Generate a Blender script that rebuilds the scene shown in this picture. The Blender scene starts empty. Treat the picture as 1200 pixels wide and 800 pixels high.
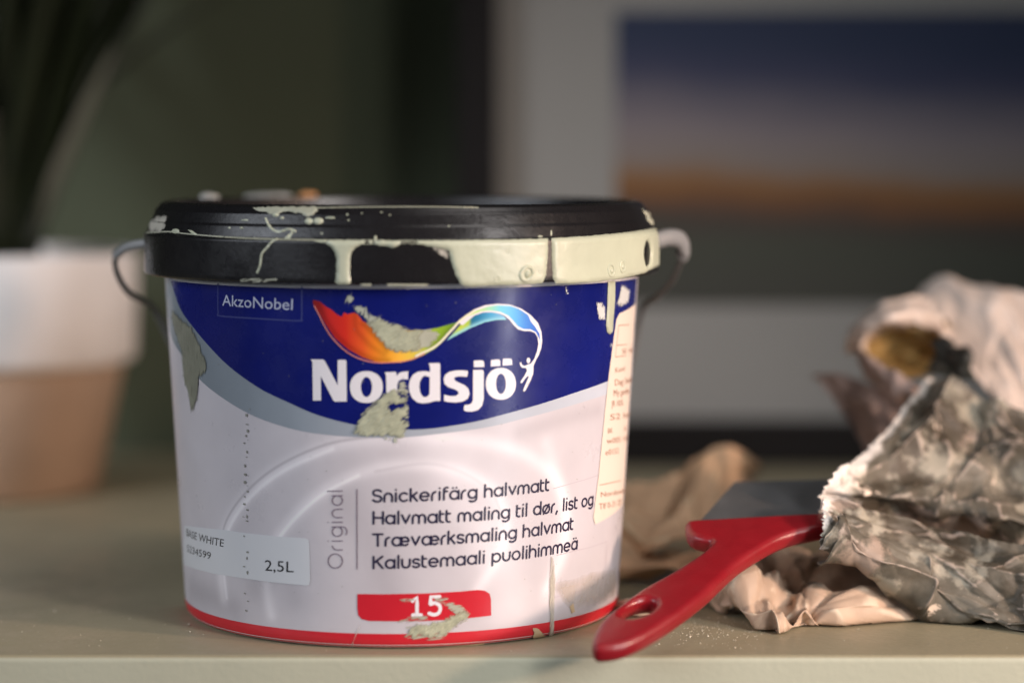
import bpy, bmesh, math, random
import numpy as np
from mathutils import Vector, Matrix, noise as mnoise
from mathutils.geometry import delaunay_2d_cdt

C = bpy.context.scene
COL = C.collection
R_ = math.radians
# ------------------------------------------------------------------ camera, light, exposure
F, HZ, CX = 2800.0, 180.0, 600.0        # focal length in photo pixels, horizon row, centre column (photo is 1200 x 800)
H = 0.1625                              # lens height above the shelf
cam_d = bpy.data.cameras.new('camera')
cam = bpy.data.objects.new('camera', cam_d); COL.objects.link(cam)
cam.location = (0, 0, H); cam.rotation_euler = (R_(90), 0, 0)
cam_d.sensor_width = 36.0; cam_d.lens = 36.0*F/1200.0
cam_d.shift_y = (HZ-400.0)/1200.0
cam_d.clip_start = 0.02; cam_d.clip_end = 50
cam_d.dof.use_dof = True; cam_d.dof.focus_distance = 0.803; cam_d.dof.aperture_fstop = 3.05
C.camera = cam
C.view_settings.view_transform = 'Standard'; C.view_settings.look = 'None'
C.view_settings.exposure = 0.0; C.view_settings.gamma = 1.0
C.render.resolution_x, C.render.resolution_y = 1024, 682
w = bpy.data.worlds.new('World'); C.world = w; w.use_nodes = True
w.node_tree.nodes['Background'].inputs[0].default_value = (0.75, 0.9, 1.0, 1)
w.node_tree.nodes['Background'].inputs[1].default_value = 0.03

XB, D = -0.0394, 0.86                   # bucket axis
def area(name, loc, target, sx, sy, energy, color, spread=180):
    l = bpy.data.lights.new(name, 'AREA'); l.shape = 'RECTANGLE'; l.size = sx; l.size_y = sy
    l.energy = energy; l.color = color; l.spread = R_(spread)
    o = bpy.data.objects.new(name, l); COL.objects.link(o); o.location = loc
    o.rotation_euler = (Vector(target)-Vector(loc)).to_track_quat('-Z', 'Y').to_euler()
    return o
def polar(az, dist, z):                 # az: degrees to the right of the camera side of the bucket
    return (XB+dist*math.sin(R_(az)), D-dist*math.cos(R_(az)), z)
area('window_light', polar(43, 0.95, 0.36), (XB+0.07, D-.04, 0.05), 0.14, 0.40, 0.62, (1.0, 0.95, 0.93), 54)
area('low_window_light', polar(52.0, 0.95, -0.06), (XB+.03, D-.03, 0.06), 0.05, 0.46, 0.15, (0.95, 0.95, 1.0), 52)
area('low_sun_light', polar(62, 0.95, 0.25), (XB+0.12, D-0.02, 0.04), 0.06, 0.08, 0.58, (1.0, 0.69, 0.52), 52)
area('sky_light', polar(-55, 1.1, 0.46), (XB, D-.07, 0.07), 1.2, 0.5, 1.75, (0.86, 0.91, 1.0), 74)
area('ceiling_bounce', polar(50, 0.55, 1.0), (XB, D, 0.14), 0.6, 0.4, 0.22, (1.0, 0.95, 0.92), 50)  # added overhead lamp standing for bounce, reflected in the lid's sloping rim
area('side_light', polar(-66, 0.9, 0.34), (-0.26, 1.14, 0.11), 0.2, 0.4, 0.38, (0.90, 0.93, 1.0), 40)
# ------------------------------------------------------------------ materials
def mat(name, col, rough=0.5, spec=0.5, bump=0, bscale=200, var=0, vscale=30, attr=None, alpha=None, coat=0, metal=0, sss=0, col2=None, rvar=0):
    m = bpy.data.materials.new(name); m.use_nodes = True
    nt = m.node_tree; N = nt.nodes; L = nt.links; b = N['Principled BSDF']
    b.inputs['Base Color'].default_value = (*col, 1); b.inputs['Roughness'].default_value = rough
    b.inputs['Specular IOR Level'].default_value = spec; b.inputs['Coat Weight'].default_value = coat
    b.inputs['Metallic'].default_value = metal
    tc = N.new('ShaderNodeTexCoord')
    csrc = None
    if attr:
        a = N.new('ShaderNodeAttribute'); a.attribute_name = attr; csrc = a.outputs['Color']
    if var:
        n = N.new('ShaderNodeTexNoise'); n.inputs['Scale'].default_value = vscale; n.inputs['Detail'].default_value = 6
        L.new(tc.outputs['Object'], n.inputs['Vector'])
        mx = N.new('ShaderNodeMix'); mx.data_type = 'RGBA'
        rp = N.new('ShaderNodeMapRange'); rp.inputs[1].default_value = 0.3; rp.inputs[2].default_value = 0.7
        L.new(n.outputs['Fac'], rp.inputs[0]); L.new(rp.outputs[0], mx.inputs[0])
        c2 = col2 or tuple(x*(1-var) for x in col)
        mx.inputs[6].default_value = (*col, 1); mx.inputs[7].default_value = (*c2, 1)
        if csrc is not None:
            ml = N.new('ShaderNodeMix'); ml.data_type = 'RGBA'; ml.blend_type = 'MULTIPLY'; ml.inputs[0].default_value = 1
            mx.inputs[6].default_value = (1, 1, 1, 1); mx.inputs[7].default_value = (1-var, 1-var, 1-var, 1)
            L.new(csrc, ml.inputs[6]); L.new(mx.outputs[2], ml.inputs[7]); csrc = ml.outputs[2]
        else: csrc = mx.outputs[2]
    if csrc is not None: L.new(csrc, b.inputs['Base Color'])
    if rvar:                             # scuffed, uneven gloss
        n = N.new('ShaderNodeTexNoise'); n.inputs['Scale'].default_value = 45; n.inputs['Detail'].default_value = 8; n.inputs['Roughness'].default_value = 0.7
        L.new(tc.outputs['Object'], n.inputs['Vector'])
        r_ = N.new('ShaderNodeMapRange'); r_.inputs[1].default_value = 0.35; r_.inputs[2].default_value = 0.68
        r_.inputs[3].default_value = rough-rvar*.3; r_.inputs[4].default_value = rough+rvar; L.new(n.outputs['Fac'], r_.inputs[0]); L.new(r_.outputs[0], b.inputs['Roughness'])
    if bump:
        n = N.new('ShaderNodeTexNoise'); n.inputs['Scale'].default_value = bscale; n.inputs['Detail'].default_value = 4
        L.new(tc.outputs['Object'], n.inputs['Vector'])
        bp = N.new('ShaderNodeBump'); bp.inputs['Strength'].default_value = 1; bp.inputs['Distance'].default_value = bump
        L.new(n.outputs['Fac'], bp.inputs['Height']); L.new(bp.outputs[0], b.inputs['Normal'])
    if alpha:                            # (streak angle, along scale, across scale, low, high): a thin, brushed-out film
        uv = N.new('ShaderNodeUVMap'); mp = N.new('ShaderNodeMapping')
        ang, sa, sb, lo, hi = alpha
        mp.inputs['Rotation'].default_value = (0, 0, R_(-ang)); 
        mp2 = N.new('ShaderNodeMapping'); mp2.inputs['Scale'].default_value = (sa, sb, 1)
        L.new(uv.outputs[0], mp.inputs[0]); L.new(mp.outputs[0], mp2.inputs[0])
        n = N.new('ShaderNodeTexNoise'); n.inputs['Scale'].default_value = 1; n.inputs['Detail'].default_value = 5
        n.inputs['Distortion'].default_value = 0.6
        L.new(mp2.outputs[0], n.inputs['Vector'])
        if bump: L.new(n.outputs['Fac'], bp.inputs['Height'])
        ed = N.new('ShaderNodeAttribute'); ed.attribute_name = 'edge'
        ad = N.new('ShaderNodeMath'); ad.operation = 'MULTIPLY_ADD'; ad.inputs[1].default_value = 0.45; 
        L.new(ed.outputs['Fac'], ad.inputs[0]); L.new(n.outputs['Fac'], ad.inputs[2])
        rp = N.new('ShaderNodeMapRange'); rp.inputs[1].default_value = lo; rp.inputs[2].default_value = hi
        L.new(ad.outputs[0], rp.inputs[0]); L.new(rp.outputs[0], b.inputs['Alpha'])
    return m
def s2l(c):                              # 0-255 sRGB to linear
    return tuple(((x/255)/12.92 if x/255 <= .04045 else ((x/255+.055)/1.055)**2.4) for x in c)

M = {}
M['shelf'] = mat('shelf_paint', (0.37, 0.325, 0.215), 0.42, 0.4, bump=0.00016, bscale=420, var=0.24, vscale=9, rvar=0.2)
M['shelf_front'] = mat('lit_shelf_front_paint', (0.47, 0.47, 0.36), 0.45, 0.4, bump=0.00016, bscale=420, var=0.08, vscale=20)  # cleaner front face, with window light put into its lighter colour
M['wall'] = mat('wall_paint', (0.062, 0.073, 0.046), 0.85, 0.2, bump=0.0006, bscale=160, var=0.1, vscale=6)
M['plastic'] = mat('white_plastic', (0.72, 0.70, 0.72), 0.35)
M['label'] = mat('label_print', (1, 1, 1), 0.30, 0.5, attr='print', var=0.08, rvar=0.18, vscale=60, bump=0.00004, bscale=300)
M['blue'] = mat('blue_print', (0.006, 0.011, 0.155), 0.24, 0.4, rvar=0.10, var=0.25, vscale=40, bump=0.00003, bscale=500)
M['silver'] = mat('silver_print', (1, 1, 1), 0.32, 0.5, attr='print', var=0.08, vscale=90)
M['ink'] = mat('dark_ink', (0.018, 0.014, 0.045), 0.4)
M['ink2'] = mat('grey_ink', (0.16, 0.12, 0.17), 0.4)
M['black_ink'] = mat('black_ink', (0.015, 0.015, 0.018), 0.4)
M['white'] = mat('white_print', (0.80, 0.77, 0.80), 0.3)
M['pale'] = mat('pale_print', (0.52, 0.55, 0.70), 0.3)
M['frameline'] = mat('frame_print', (0.045, 0.055, 0.20), 0.3)
M['red'] = mat('red_print', (0.62, 0.020, 0.035), 0.30, var=0.12, vscale=60)
M['ribbon'] = mat('ribbon_print', (1, 1, 1), 0.3, attr='print')
M['lid'] = mat('black_lid_plastic', (0.012, 0.011, 0.012), 0.24, 0.5, rvar=0.16, bump=0.00005, bscale=700, var=0.3, vscale=90)
M['cream'] = mat('cream_paint', (0.535, 0.555, 0.415), 0.33, 0.5, bump=0.0005, bscale=110, var=0.14, vscale=60)
M['smear'] = mat('brushed_paint', (0.47, 0.47, 0.36), 0.5, 0.4, bump=0.00012, bscale=500, var=0.18, vscale=260)
M['smear_a'] = mat('brushed_paint_edge', (0.52, 0.53, 0.375), 0.40, 0.5, bump=0.0007, bscale=380, alpha=(35, 0.30, 1.5, 0.44, 0.70), var=0.32, vscale=260)
M['wisp'] = mat('thin_paint_wisp', (0.42, 0.44, 0.36), 0.55, 0.3, alpha=(60, 0.7, 1.5, 0.62, 0.76))
M['olive'] = mat('olive_smear', (0.24, 0.24, 0.185), 0.45, 0.4, bump=0.0006, alpha=(78, 0.10, 1.3, 0.62, 0.84), var=0.2, vscale=200)
M['wisp_h'] = mat('thin_paint_streak', (0.46, 0.46, 0.36), 0.5, 0.3, alpha=(8, 0.22, 1.7, 0.50, 0.62), var=0.15, vscale=200)
M['film'] = mat('thin_paint_film', (0.50, 0.47, 0.40), 0.45, 0.4, alpha=(90, 0.15, 0.7, 0.30, 0.75))
M['sticker'] = mat('price_sticker_paper', (0.78, 0.66, 0.56), 0.45, 0.4, bump=0.0002, bscale=120)
M['brown_ink'] = mat('brown_ink', (0.30, 0.12, 0.06), 0.5)
M['vsticker'] = mat('volume_sticker', (0.66, 0.67, 0.70), 0.35, var=0.05)
M['handle'] = mat('handle_plastic', (0.09, 0.088, 0.086), 0.4)
M['lug'] = mat('lug_plastic', (0.24, 0.24, 0.24), 0.4)
M['scraper'] = mat('red_scraper_plastic', (0.25, 0.008, 0.014), 0.30, 0.55, rvar=0.14, bump=0.00008, bscale=900, var=0.12, vscale=120)
M['blade'] = mat('dull_steel', (0.20, 0.21, 0.22), 0.45, metal=0.6, var=0.35, vscale=60)
M['pot'] = mat('whitewashed_clay', (0.78, 0.75, 0.74), 0.7, 0.3, bump=0.0004, bscale=120, var=0.10, vscale=20)
M['clay'] = mat('warm_shaded_clay', (0.48, 0.345, 0.255), 0.75, 0.3, bump=0.0004, bscale=120, var=0.2, vscale=14)  # pot body: shade and warm light put into this darker tan
M['soil'] = mat('soil', (0.03, 0.022, 0.015), 0.95, bump=0.002, bscale=150)
M['leaf'] = mat('dark_leaf', (0.011, 0.017, 0.007), 0.32, 0.5, var=0.5, vscale=20)
M['frame'] = mat('black_frame', (0.008, 0.007, 0.007), 0.5, 0.15)
M['mat'] = mat('picture_mat', (0.24, 0.235, 0.22), 0.8, 0.2)
M['crumb'] = mat('paint_crumb', (0.62, 0.58, 0.46), 0.6)
M['orange_blob'] = mat('orange_lit_paint', (0.62, 0.30, 0.12), 0.3)  # orange light on one rim blob, put into its colour
M['speck'] = mat('speck', (0.25, 0.25, 0.22), 0.6)

# ------------------------------------------------------------------ helpers
def tag(o, label=None, cat=None, group=None, kind=None):
    if label: o['label'] = label
    if cat: o['category'] = cat
    if group: o['group'] = group
    if kind: o['kind'] = kind
    return o
def empty(name, loc=(0, 0, 0)):
    o = bpy.data.objects.new(name, None); COL.objects.link(o); o.location = loc; o.empty_display_size = 0.02
    return o
def link(name, me, m=None, parent=None):
    o = bpy.data.objects.new(name, me); COL.objects.link(o)
    if m is not None: me.materials.append(m)
    if parent is not None:
        o.parent = parent
        bpy.context.view_layer.update()
        o.matrix_parent_inverse = parent.matrix_world.inverted()
    return o
def mesh(name, verts, faces, m=None, parent=None, smooth=True):
    me = bpy.data.meshes.new(name); me.from_pydata([tuple(v) for v in verts], [], [tuple(int(i) for i in f) for f in faces])
    me.update()
    if smooth: me.polygons.foreach_set('use_smooth', [True]*len(me.polygons))
    return link(name, me, m, parent)
def bmobj(name, bm, m, parent=None, smooth=True):
    me = bpy.data.meshes.new(name); bm.normal_update(); bm.to_mesh(me); bm.free()
    if smooth: me.polygons.foreach_set('use_smooth', [True]*len(me.polygons))
    return link(name, me, m, parent)
def at(px, py, Y):                       # the point at distance Y that the photo shows at this pixel
    return Vector(((px-CX)/F*Y, Y, H+(HZ-py)/F*Y))
def catmull(P, n=8, closed=False):
    P = [np.array(p, float) for p in P]; out = []
    N = len(P)
    for i in range(N if closed else N-1):
        g = (lambda k: P[k % N]) if closed else (lambda k: P[min(max(k, 0), N-1)])
        p0, p1, p2, p3 = g(i-1), g(i), g(i+1), g(i+2)
        for k in range(n):
            t = k/n
            out.append(0.5*((2*p1)+(-p0+p2)*t+(2*p0-5*p1+4*p2-p3)*t*t+(-p0+3*p1-3*p2+p3)*t**3))
    if not closed: out.append(P[-1])
    return np.array(out)
def densify(P, step, closed=True):
    P = np.array(P, float); out = []
    n = len(P)
    for i in range(n if closed else n-1):
        a, b = P[i], P[(i+1) % n]; k = max(1, int(math.ceil(np.linalg.norm(b-a)/step)))
        for j in range(k): out.append(a+(b-a)*j/k)
    if not closed: out.append(P[-1])
    return np.array(out)
def rough_edge(P, amp, seed, step=2.0):  # a ragged outline
    Q = densify(P, step); r = np.random.RandomState(seed)
    k = r.normal(size=Q.shape)*amp
    k = k+0.5*np.roll(k, 1, 0)
    return Q+k*0.8
def inside(P, polys):                    # even-odd
    res = np.zeros(len(P), bool)
    for q in polys:
        q = np.asarray(q); a = q; b = np.roll(q, -1, 0)
        for (x0, y0), (x1, y1) in zip(a, b):
            if y0 == y1: continue
            c = ((P[:, 1] >= min(y0, y1)) & (P[:, 1] < max(y0, y1)))
            xs = x0+(P[:, 1]-y0)*(x1-x0)/(y1-y0)
            res ^= c & (P[:, 0] < xs)
    return res
def seg_dist(P, lines, closed=False):
    d = np.full(len(P), 1e9)
    for l in lines:
        l = np.asarray(l, float)
        if closed: l = np.vstack([l, l[:1]])
        if len(l) == 1: d = np.minimum(d, np.linalg.norm(P-l[0], axis=1)); continue
        for a, b in zip(l[:-1], l[1:]):
            ab = b-a; L2 = max(ab@ab, 1e-12)
            t = np.clip(((P-a)@ab)/L2, 0, 1)
            d = np.minimum(d, np.linalg.norm(P-(a+t[:, None]*ab), axis=1))
    return d

# ------------------------------------------------------------------ the bucket's turned surface
BODY = [(0.0752, 0.0004), (0.0766, 0.0014), (0.0773, 0.0034), (0.0846, 0.1190)]
LID = [(0.0920, 0.1150), (0.0920, 0.1340), (0.0915, 0.1347), (0.0910, 0.1350), (0.0898, 0.1388), (0.0892, 0.1393), (0.0880, 0.1429),
       (0.0874, 0.1434), (0.0862, 0.1450), (0.0846, 0.1457)]
def hit(px, py, prof):
    dx, dz = (px-CX)/F, (HZ-py)/F
    best = None
    for (r0, z0), (r1, z1) in zip(prof[:-1], prof[1:]):
        b = (r1-r0)/(z1-z0); a = r0-b*z0
        # (dx t - XB)^2 + (t - D)^2 = (a + b(H + dz t))^2
        k, m = a+b*H, b*dz
        A = dx*dx+1-m*m; B = -2*(dx*XB+D+k*m); Cc = XB*XB+D*D-k*k
        q = B*B-4*A*Cc
        if q < 0: continue
        t = (-B-math.sqrt(q))/(2*A); z = H+dz*t
        if z0-1e-6 <= z <= z1+1e-6 and (best is None or t < best[0]): best = (t, z)
    return best
def uv_of(px, py, prof):                 # photo pixel -> (arc mm, height mm) on the turned surface
    ext = [(prof[0][0], prof[0][1]-0.012)]+list(prof)+[(prof[-1][0]+(0.0008 if prof is BODY else -0.002), prof[-1][1]+0.008)]
    x, h = px, None
    for k in range(80):
        h = hit(x, py, ext)
        if h: break
        x += (471.0-px)*0.004
    t, z = h if h else (D-0.085, prof[-1][1])
    X, Y = (x-CX)/F*t, t
    ph = math.atan2(X-XB, D-Y)
    return np.array((ph*80.0, min(max(z, prof[0][1]), prof[-1][1])*1000.0))
def to_uv(P, prof): return np.array([uv_of(p[0], p[1], prof) for p in P])
def surf(U, V, off, prof):
    ph = U/80.0; z = V/1000.0
    pz = np.array([p[1] for p in prof]); pr = np.array([p[0] for p in prof])
    r = np.interp(z, pz, pr); sl = (np.interp(z+0.0006, pz, pr)-np.interp(z-0.0006, pz, pr))/0.0012
    nl = np.sqrt(1+sl*sl); nr, nz = 1/nl, -sl/nl
    rr = r+off*nr; zz = z+off*nz
    P = np.stack([XB+rr*np.sin(ph), D-rr*np.cos(ph), zz], 1)
    Nn = np.stack([nr*np.sin(ph), -nr*np.cos(ph), nz], 1)
    return P, Nn
def cdt_mesh(loops, keep, grid, gridpad=None):
    allp, edges = [], []
    for l in loops:
        i0 = len(allp); n = len(l)
        allp += [tuple(p) for p in l]
        edges += [(i0+i, i0+(i+1) % n) for i in range(n)]
    B = np.array(allp); lo, hi = B.min(0), B.max(0)
    gx = np.arange(lo[0]-grid*0.37, hi[0]+grid, grid); gy = np.arange(lo[1]-grid*0.41, hi[1]+grid, grid)
    G = np.array([(x+(grid*0.5 if j % 2 else 0), y) for j, y in enumerate(gy) for x in gx])
    if len(G):
        G = G[keep(G)]
        if len(G): G = G[seg_dist(G, loops, True) > grid*0.35]
    pts = [Vector(p) for p in allp]+[Vector(p) for p in G]
    vs, es, fs, *_ = delaunay_2d_cdt(pts, edges, [], 0, 1e-5)
    V = np.array([(v.x, v.y) for v in vs]); Fc = np.array([f for f in fs if len(f) == 3], int).reshape(-1, 3)
    cen = V[Fc].mean(1); Fc = Fc[keep(cen)]
    used = np.unique(Fc); mp = -np.ones(len(V), int); mp[used] = np.arange(len(used))
    return V[used], mp[Fc]
def decal_uv(name, loops, keep, off, m, parent, prof=BODY, grid=2.0, thick=0, width=0.6, color=None, smoothn=True):
    V, Fc = cdt_mesh(loops, keep, grid)
    o_ = np.full(len(V), off)
    d = seg_dist(V, loops, True)
    if thick:
        o_ = off+thick*np.sqrt(np.clip(1-(1-np.clip(d/width, 0, 1))**2, 0, 1))
    P, Nn = surf(V[:, 0], V[:, 1], o_, prof)
    me = bpy.data.meshes.new(name)
    # keep every face turned outwards
    a, b, c = P[Fc[:, 0]], P[Fc[:, 1]], P[Fc[:, 2]]
    fl = (np.cross(b-a, c-a)*Nn[Fc[:, 0]]).sum(1) < 0
    Fc[fl] = Fc[fl][:, ::-1]
    me.from_pydata(P.tolist(), [], Fc.tolist()); me.update()
    me.polygons.foreach_set('use_smooth', [True]*len(me.polygons))
    uvl = me.uv_layers.new(name='UVMap')
    li = np.zeros(len(me.loops), int); me.loops.foreach_get('vertex_index', li)
    uvl.data.foreach_set('uv', V[li].astype('f').ravel())
    ea = me.attributes.new('edge', 'FLOAT', 'POINT'); ea.data.foreach_set('value', np.clip(d/2.2, 0, 1).astype('f'))
    if color is not None:
        ca = me.attributes.new('print', 'FLOAT_COLOR', 'POINT')
        cc = np.ones((len(V), 4), 'f'); cc[:, :3] = color(V); ca.data.foreach_set('color', cc.ravel())
    if not thick and smoothn: me.normals_split_custom_set_from_vertices(Nn.tolist())
    return link(name, me, m, parent)
def decal(name, polys, off, m, parent, prof=BODY, grid=2.0, step=3.0, smooth=False, **kw):
    loops = []
    for p in polys:
        if smooth: p = catmull(p, 6, True)
        loops.append(to_uv(densify(p, step), prof))
    return decal_uv(name, loops, lambda q: inside(q, loops), off, m, parent, prof, grid, **kw)
def stroke_loop(l, hw, n=6):
    l = np.asarray(l, float)
    if len(l) == 1:
        return np.array([l[0]+hw*np.array((math.cos(a), math.sin(a))) for a in np.linspace(0, 2*math.pi, 14, endpoint=False)])
    t = np.gradient(l, axis=0); t /= np.maximum(np.linalg.norm(t, axis=1), 1e-9)[:, None]
    nn = np.stack([-t[:, 1], t[:, 0]], 1)
    L, Rr = l+nn*hw, l-nn*hw
    def cap(c, d): 
        a0 = math.atan2(d[1], d[0])
        return [c+hw*np.array((math.cos(a), math.sin(a))) for a in np.linspace(a0+math.pi/2, a0-math.pi/2, n+2)[1:-1]]
    return np.array(list(L)+cap(l[-1], t[-1])+list(Rr[::-1])+cap(l[0], -t[0]))
def strokes_uv(name, lines, hw, off, m, parent, prof=BODY, grid=3.0, **kw):
    lines = [np.asarray(l, float) for l in lines]
    loops = []
    for l in lines:
        if len(l) > 3 and np.linalg.norm(l[0]-l[-1]) < 1e-6:    # a closed ring
            t = np.roll(l[:-1], -1, 0)-np.roll(l[:-1], 1, 0); t /= np.linalg.norm(t, axis=1)[:, None]
            nn = np.stack([-t[:, 1], t[:, 0]], 1); loops += [l[:-1]+nn*hw, l[:-1]-nn*hw]
        else: loops.append(stroke_loop(l, hw))
    return decal_uv(name, loops, lambda q: seg_dist(q, lines) < hw*1.001, off, m, parent, prof, grid, **kw)
PXMM = 0.785/F*1000                      # millimetres per photo pixel on the front of the bucket
def strokes_px(name, lines, wpx, off, m, parent, prof=BODY, smooth=True, **kw):
    out = [to_uv(catmull(l, 6) if (smooth and len(l) > 2) else densify(l, 6, False), prof) for l in lines]
    return strokes_uv(name, out, wpx*PXMM/2, off, m, parent, prof, **kw)

# ------------------------------------------------------------------ a rounded stroke alphabet for the printed lines
def arc(cx, cy, rx, ry, a0, a1, n=12):
    return [(cx+rx*math.cos(R_(a)), cy+ry*math.sin(R_(a))) for a in np.linspace(a0, a1, n)]
ring = arc(.5, .5, .5, .5, 0, 360, 25)
def sh(l, dx): return [(x+dx, y) for x, y in l]
ss = lambda h, wd: [(wd*.97, h*.86)]+arc(wd*.5, h*.75, wd*.42, h*.25, 50, 180, 7)+arc(wd*.5, h*.26, wd*.5, h*.26, 75, -130, 11)[0:]+[(0.0, h*.12)]
def scurve(h, wd):
    pts = [(.95, .88), (.75, .97), (.5, 1), (.22, .97), (.05, .84), (.05, .68), (.2, .56), (.5, .51), (.8, .45), (.98, .32), (.98, .16), (.78, .03), (.5, 0), (.22, .03), (.02, .14)]
    return [tuple(p) for p in catmull([(x*wd, y*h) for x, y in pts], 3)]
GL = {
 'a': (1.0, [ring, [(1, 1), (1, 0)]]), 'ä': (1.0, [ring, [(1, 1), (1, 0)], [(.3, 1.38)], [(.72, 1.38)]]),
 'o': (1.0, [ring]), 'ø': (1.0, [ring, [(.1, -.06), (.9, 1.06)]]),
 'd': (1.0, [ring, [(1, 1.48), (1, 0)]]), 'p': (1.0, [ring, [(0, 1), (0, -.42)]]),
 'g': (1.0, [ring, [(1, 1), (1, .0)]+arc(.5, -.02, .5, .42, 0, -130)]),
 'æ': (1.9, [ring, [(1, 1), (1, 0)], [(.95, .5), (1.9, .5)]+arc(1.45, .5, .45, .5, 0, 315, 20)]),
 'n': (.88, [[(0, 0)]+arc(.44, .52, .44, .48, 180, 0)+[(.88, 0)]]),
 'm': (1.46, [[(0, 0)]+arc(.365, .58, .365, .42, 180, 0)+[(.73, 0)], arc(1.095, .58, .365, .42, 180, 0)+[(1.46, 0)]]),
 'h': (.88, [[(0, 1.48), (0, 0)], arc(.44, .52, .44, .48, 180, 0)+[(.88, 0)]]),
 'u': (.88, [[(0, 1)]+arc(.44, .46, .44, .46, 180, 360)+[(.88, 1)]]),
 'r': (.45, [[(0, 0)]+arc(.45, .5, .45, .5, 180, 95, 8)]),
 'i': (0.14, [[(.07, 0), (.07, 1)], [(.07, 1.42)]]), 'l': (0.14, [[(.07, 1.48), (.07, 0)]]),
 't': (.42, [[(0, 1.36), (0, .3)]+arc(.3, .28, .3, .28, 180, 270, 6)+[(.4, 0)], [(0, 1), (.42, 1)]]),
 'v': (.88, [[(0, 1), (.44, 0), (.88, 1)]]), 'k': (.75, [[(0, 1.48), (0, 0)], [(.7, 1), (.02, .45)], [(.26, .6), (.75, 0)]]),
 'e': (1.0, [[(.02, .5), (1, .5)]+arc(.5, .5, .5, .5, 0, 312, 20)]), 'c': (.9, [arc(.5, .5, .5, .5, 48, 312, 18)]),
 's': (.72, [scurve(1, .72)]), 'S': (.95, [scurve(1.42, .95)]),
 'f': (.45, [[(.5, 1.46)]+arc(.36, 1.2, .28, .26, 90, 180, 6)+[(.08, 0)], [(.08, 1), (.45, 1)]]),
 'H': (1.1, [[(0, 1.42), (0, 0)], [(1.1, 1.42), (1.1, 0)], [(0, .72), (1.1, .72)]]),
 'T': (1.1, [[(0, 1.42), (1.1, 1.42)], [(.55, 1.42), (.55, 0)]]),
 'K': (1.05, [[(0, 1.42), (0, 0)], [(1.0, 1.42), (0, .62)], [(.34, .88), (1.05, 0)]]),
 'O': (1.5, [arc(.75, .71, .75, .71, 0, 360, 31)]), ',': (.1, [[(.1, .05), (-.05, -.28)]]), ' ': (.30, []),
 '1': (.62, [[(0, 1.12), (.34, 1.42), (.34, 0)], [(.02, 0), (.66, 0)]]),
 '5': (.9, [[(.84, 1.42), (.16, 1.42), (.12, .82)]+[tuple(p) for p in catmull([(.12, .82), (.45, .93), (.82, .76), (.92, .45), (.78, .12), (.42, 0), (.05, .12)], 4)]]),
}
def text_lines(txt, gap):
    x = 0; out = []
    for k, ch in enumerate(txt):
        adv, ls = GL[ch]
        for l in ls: out.append(sh(l, x))
        x += adv+gap
    return out, x-gap
def stroke_text(name, txt, p0, p1, cap_px, wpx, off, m, parent, gap=.36, vert=False):
    """p0, p1: photo pixels of the baseline's two ends"""
    ls, W = text_lines(txt, gap)
    a, b = uv_of(*p0, BODY), uv_of(*p1, BODY)
    ux = (b-a)/W
    if vert: up = (uv_of(p0[0]-cap_px, p0[1], BODY)-a)/1.42
    else: up = (uv_of(p0[0], p0[1]-cap_px, BODY)-a)/1.42
    lines = [np.array([a+x*ux+y*up for x, y in (densify(l, 0.5, False) if 1 < len(l) < 4 else l)]) for l in ls]
    return strokes_uv(name, lines, wpx*PXMM/2, off, m, parent, grid=4.0)
def font_text(name, txt, p0, p1, cap_px, off, m, parent, bold=0.0, prof=BODY):
    cu = bpy.data.curves.new('text_curve', 'FONT'); cu.body = txt; cu.fill_mode = 'NONE'; cu.resolution_u = 3; cu.offset = bold
    o = bpy.data.objects.new('text_curve', cu); COL.objects.link(o)
    bpy.context.view_layer.update()
    me = bpy.data.meshes.new_from_object(o.evaluated_get(bpy.context.evaluated_depsgraph_get()))
    V = np.array([(v.co.x, v.co.y) for v in me.vertices])
    nb = {}
    for e in me.edges:
        i, j = e.vertices; nb.setdefault(i, []).append(j); nb.setdefault(j, []).append(i)
    seen, loops = set(), []
    for i in nb:
        if i in seen: continue
        l = [i]; seen.add(i); cur = i
        while True:
            nx = [j for j in nb[cur] if j not in seen]
            if not nx: break
            cur = nx[0]; seen.add(cur); l.append(cur)
        loops.append(V[l])
    bpy.data.objects.remove(o); bpy.data.curves.remove(cu); bpy.data.meshes.remove(me)
    lo = min(l[:, 0].min() for l in loops); hi = max(l[:, 0].max() for l in loops)
    a, b = uv_of(*p0, prof), uv_of(*p1, prof)
    up = (uv_of(p0[0], p0[1]-cap_px, prof)-a)/0.70
    L2 = [np.array([a+(x-lo)/(hi-lo)*(b-a)+y*up for x, y in l]) for l in loops]
    return decal_uv(name, L2, lambda q: inside(q, L2), off, m, parent, prof, 3.0)
def lathe(name, prof, m, parent, seg=256, close=False):
    q = [prof[0]]
    for p0, p1 in zip(prof[:-1], prof[1:]):   # support rings keep the flat bands flat
        l = math.hypot(p1[0]-p0[0], p1[1]-p0[1])
        if l > 0.0012:
            for t in (0.0003/l, 1-0.0003/l): q.append((p0[0]+(p1[0]-p0[0])*t, p0[1]+(p1[1]-p0[1])*t))
        q.append(p1)
    prof = q
    V, Fc = [], []
    n = len(prof)
    for r, z in prof:
        for k in range(seg):
            a = 2*math.pi*k/seg; V.append((XB+r*math.sin(a), D-r*math.cos(a), z))
    for i in range(n-1):
        for k in range(seg):
            k2 = (k+1) % seg
            Fc.append((i*seg+k, i*seg+k2, (i+1)*seg+k2, (i+1)*seg+k))
    if close: Fc.append(tuple(range((n-1)*seg, n*seg)))
    return mesh(name, V, Fc, m, parent)

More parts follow.
